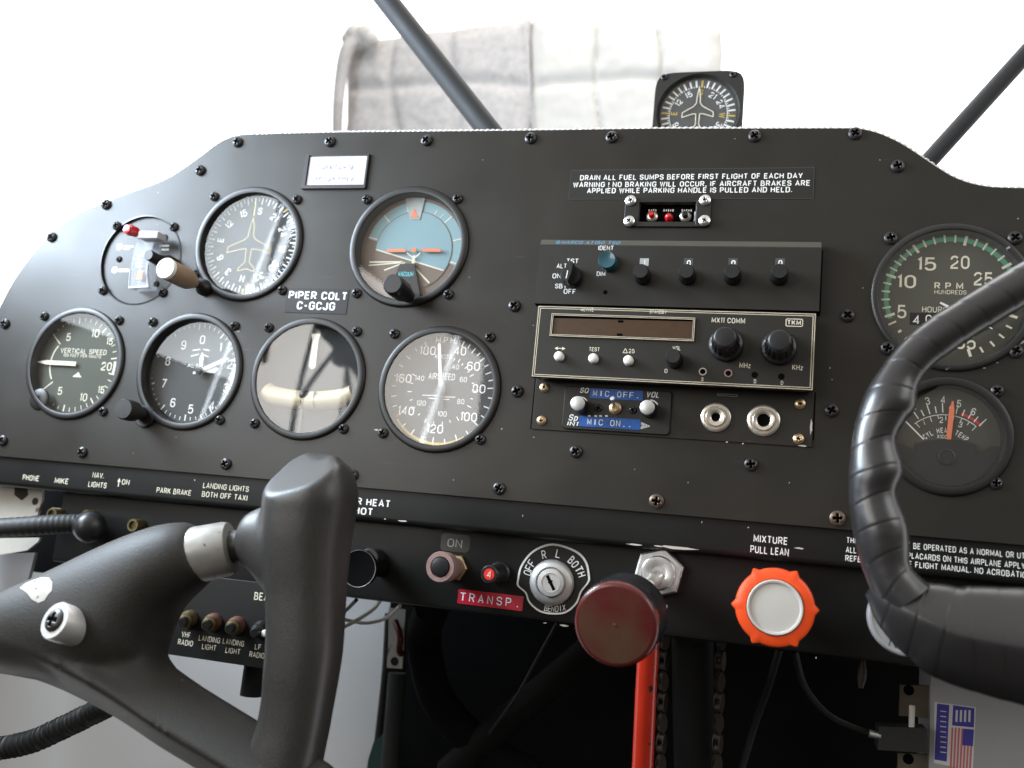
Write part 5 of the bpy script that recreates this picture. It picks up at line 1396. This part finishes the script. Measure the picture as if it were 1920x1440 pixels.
redbr = mat('brick_red_collar', (0.11, 0.045, 0.03), 0.5, var=0.3, vscale=200)
for k, (x, y) in enumerate(((348, 1160), (393, 1166), (437, 1172), (484, 1180))):
    b = U3(x + 8, y, DB); f_ = U3(x - 8, y + 7, 8); ax = f_ - b
    bb = MB().lathe([(5.6, 0), (5.6, 3.5), (4.6, 5), (4.2, 8)], b, ax, 32).build('breaker_button', (bronze if k == 0 else M['black'] if k == 3 else redbr), t)
    MB().lathe([(4.4, 5), (4.3, 10.5), (2.9, 11), (2.8, 10)], b, ax, 32).build('collar', M['black'] if k == 3 else bronze, bb)
    MB().lathe([(2.9, 6), (2.9, 15), (2.3, 16), (0, 16)], b, ax, 24).build('push_cap', M['bezel'], bb)
q = U3(494, 1188, 4); MB().lathe([(2.2, -8), (2.2, -1), (1.6, 0), (0, 0.3)], q, n=20).build('white_plunger', M['offwhite'], t)
q = U(474, 1280, -30)
tag(MB().lathe([(7, 0), (7, 22), (0, 22)], (q[0], 30, q[1] - 8), (0, 0, 1), n=24).build('hanging_plug', M['matblack'], None, (q[0], 30, q[1] - 8)), 'black plug body hanging below the breaker sub-panel', 'plug')

# ------------------------------------------------------------------ left corner: white bracket, headset plug
d = -18
def flatpart(px, d, th): return MB().prism([U(*p, d) for p in px], -d, -d + th)
t = thing('corner_bracket', 'dirty white metal bracket at the left end below the ledge', 'bracket', U3(30, 960, d))
flatpart([(-60, 905), (79, 905), (79, 936), (70, 966), (-60, 985)], d, 2).build('upper_flange', M['dirty'], t)
flatpart([(-60, 1010), (74, 1008), (72, 1015), (50, 1032), (-60, 1050)], d, 2).build('lower_flange', M['dirty'], t)
MB().lathe([(2.6, 0.1), (0, 0.1)], U3(66, 940, d), n=20).build('bolt_hole', M['rust'], t)
flatpart([(27, 914), (50, 914), (52, 928), (40, 938), (27, 928)], d + 0.5, 0.4).build('rust_patch', M['rust'], t)
t = thing('headset_plug', 'black headset plug with rubber cord and brass tip ring, plugged in at far left', 'plug', U3(180, 995, 6))
cp = catmull([U3(-60, 992, 20), U3(0, 990, 18), U3(60, 986, 14), U3(110, 983, 8), U3(150, 982, 2)], 14)
MB().tube(cp, lambda k: 6.4 + 0.22 * math.sin(k * 2.1), 20).build('cord', M['rubber'], t)
b = U3(158, 982, -8); f_ = U3(178, 994, 16)
MB().lathe([(6, -8), (7, 0), (8.5, 8), (10.2, 16), (10.4, 22), (9, 27), (5, 30), (0, 30.6)], b, f_ - b, 40).build('plug_body', M['black'], t)
for nm, (x, y) in (('', (96, 964)), ('', (160, 968)), ('', (248, 985))):
    q = U3(x, y, -6)
    o = MB().lathe([(4.5, -8), (4.5, -1), (4.0, 0), (2.8, 0), (2.6, -2), (0, -2)], q, n=32).build('jack_bushing', bronze, None, tuple(q))
    tag(o, {96: 'brass jack bushing at far left, above the rubber cord', 160: 'brass jack bushing just above the round plug body', 248: 'brass jack bushing right of the round plug body'}[x], 'jack', 'brass jack bushings')
q = U3(18, 1085, -30)
tag(flatpart([(-70, 1040), (66, 1036), (58, 1066), (44, 1120), (-70, 1150)], -40, 3).build('grey_plate', M['alloy'], None, tuple(U3(-20, 1090, -40))), 'pale grey metal plate in the gap behind the left control wheel', 'plate')

# ------------------------------------------------------------------ footwell
DW = -230
xw = U(716, 1300, DW)[0]
tag(MB().box(-700, xw, 230, 236, -900, -62).build('side_wall', M['wall'], None, (-600, 230, -900)), 'grey white painted wall inside the left footwell', 'wall', None, 'structure')
tag(MB().box(xw + 0.5, 700, 224, 236, -900, -60).build('firewall', M['carpet'], None, (200, 230, -900)), 'black lining at the front of the footwell', 'wall', None, 'structure')
MB_ = MB().box(-385, 430, 236.5, 240, -60, 150)
tag(MB_.build('bulkhead_wall', M['carpet'], None, (0, 238, -60)), 'black bulkhead closing the space behind the panel', 'wall', None, 'structure')
tag(MB().box(-700, 700, -300, 236, -906, -900.5).build('floor', M['carpet'], None, (0, 0, -906)), 'black footwell floor', 'floor', None, 'structure')
mb = MB(); mb.tube(catmull([U3(727, 1150, -215), U3(722, 1250, -215), U3(712, 1350, -215), U3(702, 1460, -215)], 6), 2.6, 8); tag(mb.build('edge_strip', M['rubber'], None, tuple(U3(702, 1440, -215))), 'thin black rubber strip along the edge of the grey wall', 'strip')
t = thing('hanging_bracket', 'small dirty white bracket with a red wire hanging in the dark footwell', 'bracket', U3(740, 1200, -150))
mb = flatpart([(729, 1140), (760, 1143), (757, 1200), (754, 1254), (725, 1252), (728, 1200)], -150, 1.5); mb.build('plate', M['dirty'], t)
MB().lathe([(3.2, 0.2), (0, 0.2)], U3(740, 1240, -150), n=20).build('bolt_hole', M['rust'], t)
MB().tube(catmull([U3(741, 1165, -146), U3(750, 1195, -140), U3(748, 1218, -142), U3(752, 1226, -146)], 5), 2.6, 10).build('red_wire', M['throttle'], t)
def cable(name, label, pts, r, m, group=None, cat='cable'):
    o = MB().tube(catmull(pts, 8), r, 10).build(name, M[m], None, tuple(pts[0])); tag(o, label, cat, group)
cable('white_wire', 'upper white wire sloping up behind the left grip', [U3(600, 1195, -90), U3(660, 1168, -90), U3(700, 1142, -90), U3(716, 1120, -60)], 1.35, 'wire', 'loose white wires')
cable('white_wire', 'lower white wire sagging from behind the left grip to the subpanel', [U3(610, 1150, -95), U3(652, 1163, -95), U3(690, 1168, -95), U3(725, 1158, -90), U3(750, 1136, -60)], 1.25, 'wire', 'loose white wires')
cable('black_wire', 'short black wire above the two white ones', [U3(630, 1160, -90), U3(650, 1143, -90), U3(668, 1125, -60)], 1.4, 'rubber')
cable('control_cable', 'thin grey control cable crossing the dark footwell behind the key switch', [U3(1046, 1165, -60), U3(1010, 1230, -90), U3(965, 1310, -120), U3(905, 1392, -150), U3(860, 1450, -160)], 1.1, 'tube')
cable('control_cable', 'grey sheathed cable dropping from below the orange knob', [U3(1462, 1215, -30), U3(1440, 1290, -60), U3(1415, 1360, -80), U3(1385, 1460, -90)], 2.2, 'rubber')
cable('thick_hose', 'thick black hose slanting through the dark footwell at left', [U3(810, 1140, -120), U3(795, 1200, -150), U3(820, 1310, -160), U3(900, 1400, -160), U3(1000, 1460, -160)], 13, 'carpet', None, 'hose')
cable('thin_hose', 'thin black hose curving down to the black connector', [U3(1490, 1220, -40), U3(1510, 1290, -60), U3(1560, 1345, -80), U3(1640, 1378, -90)], 2.0, 'rubber', None, 'hose')
MBt = MB().tube([U3(1298, 1190, -60), U3(1300, 1330, -75), U3(1303, 1480, -90)], 12.5, 28)
tag(MBt.build('column_tube', M['matblack'], None, tuple(U3(1303, 1480, -90))), 'upright dark column tube between two rusty chains', 'tube')
MBt = MB().tube(catmull([U3(1140, 1190, -140), U3(1000, 1310, -150), U3(840, 1450, -160)], 6), 11, 20)
tag(MBt.build('brace_tube', M['matblack'], None, tuple(U3(840, 1450, -160))), 'black diagonal frame tube deep in the dark footwell', 'brace tube')
MBt = MB().tube([U3(745, 1262, -185), U3(738, 1350, -185), U3(728, 1470, -185)], 7, 20)
tag(MBt.build('drain_hose', M['tube'], None, tuple(U3(728, 1470, -185))), 'dark grey upright hose beside the grey wall edge, below the hanging bracket', 'hose')
tag(flatpart([(722, 1372), (724, 1470), (684, 1470), (690, 1425), (700, 1392)], -200, 8).build('green_cover', M['darkblue'], None, tuple(U3(705, 1460, -200))), 'dark green plastic cover at the foot of the grey wall', 'cover')
# roller chains either side
link_o = [U(0, 0)]
def chain_mesh():
    mb = MB()
    for s_ in (-1, 1):
        pts = []
        for k in range(24):
            a = 2 * math.pi * k / 24
            pts.append((3.1 * math.cos(a) * (1 - 0.18 * abs(math.sin(a)) ** 3), 0, 6.2 * math.sin(a)))
        y = s_ * 2.6
        mb.prism([(p[0], p[2]) for p in pts], y - 0.5, y + 0.5)
    for z in (-3.2, 3.2): mb.lathe([(2.4, -2.2), (2.4, 2.2)], (0, 0, z), n=16)
    o = mb.build('chain_link', M['rust'], None, (0, 0, 0)); me = o.data; bpy.data.objects.remove(o); return me
cm = chain_mesh()
for px0, px1, lab in ((1246, 1238, 'rusty roller chain left of the column tube'), (1352, 1343, 'rusty roller chain right of the column tube')):
    a, b = U3(px0, 1200, -50), U3(px1, 1470, -75)
    t = thing('roller_chain', lab, 'chain', b, 'control chains')
    n_ = int((b - a).length / 12.6)
    for k in range(n_):
        o = bpy.data.objects.new('chain_link', cm); link(o, t, ORG[t.name]); o.location = (a.lerp(b, k / n_) - b) * S; o.rotation_euler = (0, 0, math.radians(62 if k % 2 else 28)); o.scale = (0.8, 0.8, 0.95)
# red lever
t = thing('red_lever', 'glossy chipped red lever rod standing below the throttle knob', 'lever', U3(1204, 1480, 0))
MB().tube([U3(1218, 1170, 12), U3(1211, 1300, 8), U3(1203, 1480, 0)], 5.7, 28).build('rod', M['redrod'], t)
# right corner: grey box with stickers, brackets, connector
DG_ = -75
t = thing('grey_box', 'grey metal box with blue and red striped stickers under the right control wheel', 'box', U3(1850, 1460, DG_))
flatpart([(1746, 1230), (2050, 1260), (2040, 1560), (1740, 1560)], DG_, 40).build('case', M['alloy'], t)
P2 = lambda x, y: U(x, y, DG_ + 0.3)
def sticker(mb, pts, lay): mb.flat([U(*p, DG_) for p in pts], -DG_ - 0.1 - 0.06 * lay)
mb = MB(); mb.m = 0
sticker(mb, [(1752, 1316), (1830, 1326), (1824, 1446), (1751, 1430)], 0)
mb.m = 1
sticker(mb, [(1757, 1319), (1780, 1322), (1775, 1428), (1752, 1424)], 1); sticker(mb, [(1787, 1322), (1827, 1328), (1826, 1364), (1785, 1360)], 1)
sticker(mb, [(1806, 1366), (1826, 1368), (1824, 1399), (1804, 1397)], 3)
mb.m = 2
for k in range(7): sticker(mb, [(1784 + k * 6.2, 1364 + k * 0.5), (1787.4 + k * 6.2, 1364 + k * 0.5), (1784 + k * 6.0, 1442), (1780.6 + k * 6.0, 1442)], 2)
mb.m = 0
for k in range(9): sticker(mb, [(1763, 1332 + k * 9.6), (1774, 1333.5 + k * 9.6), (1774, 1335.3 + k * 9.6), (1763, 1334 + k * 9.6)], 2)
for k in range(4): sticker(mb, [(1792 + k * 8, 1331), (1796 + k * 8, 1331.5), (1795 + k * 8, 1354), (1791 + k * 8, 1353)], 2)
mb.build('sticker', (M['flagwhite'], M['flagblue'], M['flagred']), t)
olive = mat('olive_zinc_plate', (0.12, 0.10, 0.07), 0.5, metal=0.4, var=0.35, vscale=60)
for pts, lab in (([(1688, 1284), (1748, 1286), (1748, 1346), (1686, 1342)], 'olive metal lug beside the grey box, upper one'), ([(1684, 1412), (1750, 1416), (1750, 1480), (1682, 1480)], 'olive metal lug beside the grey box, lower one with a hole')):
    t = thing('metal_lug', lab, 'lug', U3(*pts[3], -80), 'lugs beside the grey box')
    flatpart(pts, -80, 3).build('plate', olive, t)
    q = U3((pts[0][0] + pts[1][0]) / 2 - 14, pts[0][1] + 10 if pts[0][1] < 1300 else pts[0][1] + 11, -80); MB().lathe([(3.0, 0.15), (0, 0.15)], q, n=20).build('hole', M['hole'], t)
t = thing('cable_connector', 'black rectangular cable connector left of the grey box', 'connector', U3(1690, 1410, -60))
flatpart([(1648, 1362), (1738, 1366), (1736, 1412), (1646, 1406)], -58, 16).build('housing', M['rubber'], t)
MB().lathe([(2.2, -6), (2.2, 0), (0, 0)], U3(1630, 1375, -60), (-1, 0, 0.1), n=16).build('ferrule', M['steel'], t)
MB().lathe([(1.6, 0), (1.6, 12), (0, 12)], U3(1709, 1364, -62), (0, 0, 1), n=12).build('white_pin', M['wire'], t)
q = U3(1614, 1290, -30)
tag(MB().lathe([(1.2, 0), (2.4, 5), (2.4, 9), (1.2, 14), (0.8, 24)], q, (0.05, 0, 1), 14).build('wire_terminal', M['rust'], None, tuple(q)), 'small brown wire terminal hanging under the right end of the switch panel', 'terminal')

# ------------------------------------------------------------------ control wheels
def superring(cn, u, v, a, b, p, n, rot=0.0):
    out = []
    for i in range(n):
        t_ = 2 * math.pi * i / n
        cc_, ss = math.cos(t_), math.sin(t_)
        x, y = a * math.copysign(abs(cc_) ** (2 / p), cc_), b * math.copysign(abs(ss) ** (2 / p), ss)
        out.append(cn + u * (x * math.cos(rot) - y * math.sin(rot)) + v * (x * math.sin(rot) + y * math.cos(rot)))
    return out
def arm(mb, path, d, p=2.0, bk=1.0, n=40, k=8):
    """path = [(px, py, half width in px)], at depth d; a rounded bar whose depth is bk times its width"""
    pts = [(U3(x, y, d), h) for x, y, h in path]
    sm = catmull([q for q, _ in pts], k)
    hw = catmull([(mm_at(q, h), 0, 0) for q, h in pts], k)
    rings = []
    for i, c_ in enumerate(sm):
        tv = (sm[min(i + 1, len(sm) - 1)] - sm[max(i - 1, 0)]); tv.y = 0; tv.normalize()
        u = Vector((tv.z, 0, -tv.x))
        rings.append(superring(c_, u, Vector((0, -1, 0)), hw[i].x, hw[i].x * bk, p, n))
    mb.loft(rings)
def remeshed(mb, name, m, parent, voxel, smooth, facet=None):
    o = mb.build(name, m, None, ORG[parent.name], smooth=None)
    if facet:
        o_ = ORG[parent.name]
        for v in o.data.vertices:
            w = v.co / S + o_
            for p0, nn, zmin in facet:
                q = (w - p0).dot(nn)
                if q > 0 and w.z > zmin: w = w - nn * q
            v.co = (w - o_) * S
    md = o.modifiers.new('r', 'REMESH'); md.mode = 'VOXEL'; md.voxel_size = voxel * S
    sm = o.modifiers.new('s', 'SMOOTH'); sm.iterations = smooth; sm.factor = 0.5
    bpy.context.view_layer.update()
    dg = bpy.context.evaluated_depsgraph_get()
    me = bpy.data.meshes.new_from_object(o.evaluated_get(dg))
    me.name = name
    me.materials.clear()
    me.materials.append(m)
    me.shade_smooth()
    nm = o.name
    bpy.data.objects.remove(o)
    q = bpy.data.objects.new(nm, me); link(q, parent, ORG[parent.name])
    return q
DYK = 112
t = thing('control_yoke', 'grey black moulded control wheel with upright grip and scuffed white sleeve, at left', 'control wheel', U3(60, 1195, DYK), 'control wheels')
def arm_pairs(mb, pairs, d, bs, p=2.0, n=40, k=8):
    so_ = catmull([U3(*a, d) for a, b in pairs], k); si_ = catmull([U3(*b, d) for a, b in pairs], k); bb = catmull([(b, 0, 0) for b in bs], k)
    mb.loft([superring((a + b) / 2, (b - a).normalized(), Vector((0, -1, 0)), (b - a).length / 2, c_.x, p, n) for a, b, c_ in zip(so_, si_, bb)])
mb = MB()
arm_pairs(mb, [((-160, 1165), (-150, 1300)), ((-40, 1132), (-25, 1262)), ((40, 1097), (95, 1276)), ((110, 1065), (185, 1290)), ((180, 1031), (280, 1256)), ((240, 1005), (300, 1205)), ((295, 986), (324, 1152)),
               ((335, 979), (364, 1112)), ((356, 981), (384, 1094)), ((367, 986), (391, 1086))], DYK, [20, 23, 26, 27, 26, 24, 22, 19, 16, 15], 2.1)
arm(mb, [(-160, 1165, 70), (0, 1180, 72), (120, 1210, 76), (239, 1275, 70), (338, 1342, 68), (430, 1398, 67), (520, 1452, 67), (600, 1500, 67)], DYK, 1.2, 1.3)
arm(mb, [(140, 1120, 70), (180, 1165, 82), (225, 1218, 60), (272, 1275, 54), (320, 1318, 44)], DYK, 1.8, 1.25)
hubm = remeshed(mb, 'spoke_casting', M['yoke'], t, 1.5, 18)
mb = MB()
EDG = [(846, 556, 622), (852, 542, 634), (870, 524, 648), (895, 511, 661), (930, 500, 668), (965, 496, 662), (1010, 494, 655), (1060, 498, 650), (1110, 503, 646), (1160, 504, 643), (1210, 503, 640), (1260, 499, 633), (1310, 495, 624), (1360, 487, 615), (1400, 475, 607), (1440, 462, 599), (1520, 438, 585)]
arm(mb, [((a + b) / 2, y, (b - a) / 2) for y, a, b in EDG], DYK, 2.7, 0.95, k=6)
bp = [(446, 1008, 12), (450, 1008, 32), (462, 1009, 48), (482, 1013, 62), (510, 1022, 84), (545, 1035, 108)]
def hlobe(mb):
    pts = [(U3(x, y, DYK), h) for x, y, h in bp]
    sm = catmull([q for q, _ in pts], 6); hw = catmull([(mm_at(q, h), 0, 0) for q, h in pts], 6)
    mb.loft([superring(c_, Vector((0, 0, 1)), Vector((0, -1, 0)), h.x, h.x * 0.62, 2.0, 40) for c_, h in zip(sm, hw)])
hlobe(mb)
p0 = U3(575, 905, DYK + 17)
grip = remeshed(mb, 'grip', M['grip'], t, 1.4, 10, facet=[(p0, Vector((-0.22, -0.62, 0.72)).normalized(), U(500, 960, DYK)[1]), (U3(640, 1000, DYK + 14), Vector((0.80, -0.60, 0)).normalized(), -900)])
a, b = U3(366, 1041, DYK), U3(434, 1027, DYK - 4)
Ln = (b - a).length; r0 = mm_at(a, 53)
MB().lathe([(r0 * 0.99, -2), (r0, 0), (r0 * 0.96, Ln * 0.85), (r0 * 0.90, Ln), (r0 * 0.8, Ln + 0.6), (0, Ln + 0.6)], a, b - a, 56).build('sleeve', M['sleeve'], t)
MB().lathe([(mm_at(a, 31), 0), (mm_at(a, 31), Ln * 1.2)], b, b - a, 40).build('shaft', M['grip'], t)
# things seated on the casting are dropped on to its surface
from mathutils.bvhtree import BVHTree
bv = BVHTree.FromPolygons([v.co.copy() for v in hubm.data.vertices], [tuple(p.vertices) for p in hubm.data.polygons])
def onbody(x, y, off=0.25):
    o_ = Vector(CAM) * S - ORG[t.name] * S
    dv_ = (U3(x, y, DYK) - Vector(CAM)).normalized()
    h = bv.ray_cast(o_, dv_)
    if h[0] is None: h = bv.find_nearest((U3(x, y, DYK) - ORG[t.name]) * S)
    return (h[0] + h[1] * off * S) / S + ORG[t.name], h[1]
CH = [(37, 1103), (48, 1094), (62, 1088), (78, 1083), (92, 1083), (99, 1092), (98, 1108), (90, 1116), (84, 1126), (72, 1131), (60, 1124), (52, 1113), (44, 1107)]
rings = [[onbody(68 + (x - 68) * k, 1104 + (y - 1104) * k)[0] for x, y in CH] for k in (1.0, 0.8, 0.55, 0.28, 0.06)]
mb = MB(); mb.loft(rings, caps=False); mb.build('paint_chip', M['scar'], hubm)
p, nn = onbody(128, 1172, 0)
ax = Vector((-0.22, -0.95, 0.30)).normalized()
MB().lathe([(9.0, -6), (9.0, 7.4), (8.4, 8.2), (5.6, 8.2), (5.2, 7.6), (0, 7.6)], p, ax, 56).build('washer', M['satin'], t)
s_ = add_screw(t, p + ax * 7.8, 'big', 'hub_screw')
s_.rotation_euler = ax.to_track_quat('-Y', 'Z').to_euler()
hb = U3(40, 1195, 70); MB().tube([hb, Vector((hb.x, 60, hb.z))], 13, 32).build('column_shaft', M['tube'], t)
# coiled conduit below the wheel
cp = catmull([U3(-60, 1408, 60), U3(0, 1403, 60), U3(60, 1390, 60), U3(110, 1368, 60), U3(160, 1344, 62), U3(215, 1316, 66)], 24)
L_ = [0]
for a, b in zip(cp[:-1], cp[1:]): L_.append(L_[-1] + (b - a).length)
tag(MB().tube(cp, lambda k: 5.9 + 0.85 * math.sin(L_[min(k, len(L_) - 1)] / 3.5 * 2 * math.pi), 24).build('ribbed_conduit', M['rubber'], None, tuple(cp[0])), 'black ribbed conduit curving in from the left below the control wheel', 'conduit')

# right wheel, wrapped in tape
DR = 88
t = thing('control_yoke', 'curved control wheel wrapped in glossy black vinyl tape, at right', 'control wheel', U3(1960, 1215, DR), 'control wheels')
PAIR = [((2330, 318), (2350, 382)), ((2180, 358), (2206, 420)), ((2050, 418), (2086, 475)), ((1960, 467), (2000, 525)), ((1870, 519), (1911, 581)), ((1806, 558), (1850, 617)), ((1740, 600), (1790, 656)), ((1690, 643), (1745, 690)), ((1652, 690), (1722, 724)), ((1622, 738), (1716, 766)),
        ((1606, 785), (1696, 792)), ((1597, 830), (1681, 828)), ((1592, 885), (1694, 882)), ((1592, 935), (1681, 925)), ((1598, 985), (1702, 985)), ((1608, 1035), (1705, 1025)), ((1632, 1105), (1708, 1062)), ((1662, 1152), (1742, 1098))]
so = catmull([U3(*a, DR) for a, b in PAIR], 22); si = catmull([U3(*b, DR) for a, b in PAIR], 22)
def wrapped(mb, cs, us, hs, pitch, n=72, bk=0.95, amp=0.17, seed=0.0, boxy=2.0):
    L, rings = 0, []
    for i, c_ in enumerate(cs):
        if i: L += (c_ - cs[i - 1]).length
        ring = []
        for j in range(n):
            a = 2 * math.pi * j / n
            ph = (L / pitch + 0.9 * math.sin(a + 0.8) * 0.35 + 0.06 * mnoise.noise((L * 0.05, seed, math.cos(a))))
            fr = ph % 1
            dr = amp * (fr if fr < 0.94 else (1 - fr) / 0.06 * 0.94) - 0.22 * math.exp(-((fr - 0.97) / 0.03) ** 2)
            dr += 0.10 * mnoise.noise((math.cos(a) * 1.2 + L * 0.03, math.sin(a) * 1.2, L * 0.11 + seed)) + 0.04 * mnoise.noise((math.cos(a) * 3, math.sin(a) * 3, L * 0.3))
            kx = math.copysign(abs(math.cos(a)) ** (2 / boxy), math.cos(a)); ky = math.copysign(abs(math.sin(a)) ** (2 / boxy), math.sin(a))
            ring.append(c_ + us[i] * ((hs[i] + dr) * kx) + Vector((0, -1, 0)) * ((hs[i] * bk + dr) * ky))
        rings.append(ring)
    mb.loft(rings)
mb = MB()
cs = [(a + b) / 2 for a, b in zip(so, si)]
us = [(b - a).normalized() for a, b in zip(so, si)]
hs = [(b - a).length / 2 for a, b in zip(so, si)]
wrapped(mb, cs, us, hs, 12.5)
BAR = [(1640, 1096, 24), (1672, 1124, 48), (1704, 1147, 64), (1742, 1167, 78), (1787, 1187, 90), (1850, 1200, 99), (1920, 1211, 107), (2000, 1222, 112), (2080, 1232, 113), (2200, 1246, 112), (2350, 1260, 108), (2420, 1266, 80)]
pts = [(U3(x, y, DR), h) for x, y, h in BAR]
sm = catmull([q for q, _ in pts], 18); hw = [v.x for v in catmull([(mm_at(q, h), 0, 0) for q, h in pts], 18)]
us = []
for i in range(len(sm)):
    tv = sm[min(i + 1, len(sm) - 1)] - sm[max(i - 1, 0)]; tv.y = 0; tv.normalize(); us.append(Vector((-tv.z, 0, tv.x)))
wrapped(mb, sm, us, hw, 11.0, bk=0.72, amp=0.2, seed=5.0, boxy=1.45)
o = mb.build('taped_rim', M['vinyl'], t, smooth=55)

MB().box(-480, -290, 60, 64, -150, -80).build('sky_blocker', M['carpet'], sub)  # added black sheet that keeps sky out of the gap behind the bracket
# cabin things that only show as mirror images in the dial glass
t = thing('shoulder_harness', 'dark harness straps that show mirrored in the turn and bank dial', 'harness', (-590, -900, 40))
for pts in ([(-590, -760, 262), (-590, -735, 200), (-590, -728, 140)], [(-588, -880, 262), (-588, -860, 190), (-588, -845, 120), (-588, -838, 40)], [(-586, -985, 250), (-586, -940, 200), (-586, -880, 140), (-586, -850, 100)], [(-584, -985, 215), (-584, -1020, 160), (-584, -1035, 90)]):
    MB().tube(catmull(pts, 8), 4.5, 10).build('strap', M['rubber'], t)
MB().lathe([(0, -14), (16, -12), (20, 0), (14, 12), (0, 14)], (-584, -975, 205), (1, 0, 0), 20).build('buckle', M['rubber'], t)
tag(MB().prism([(-1, 0), (0, 0)], 0, 1).build('x', M['wall']) if False else MB().add([(-592, -830, 300), (-592, -1120, 300), (-592, -1120, 170), (-592, -1020, 205), (-592, -920, 225), (-592, -830, 262)], [(0, 1, 2, 3, 4, 5)]).add([(-596, -830, 300), (-596, -1120, 300), (-596, -1120, 170), (-596, -1020, 205), (-596, -920, 225), (-596, -830, 262)], [(0, 1, 2, 3, 4, 5)]).build('roof_lining', M['darkblue'], None, (-592, -900, 170)), 'dark green roof lining that shows mirrored in the turn and bank dial', 'lining')
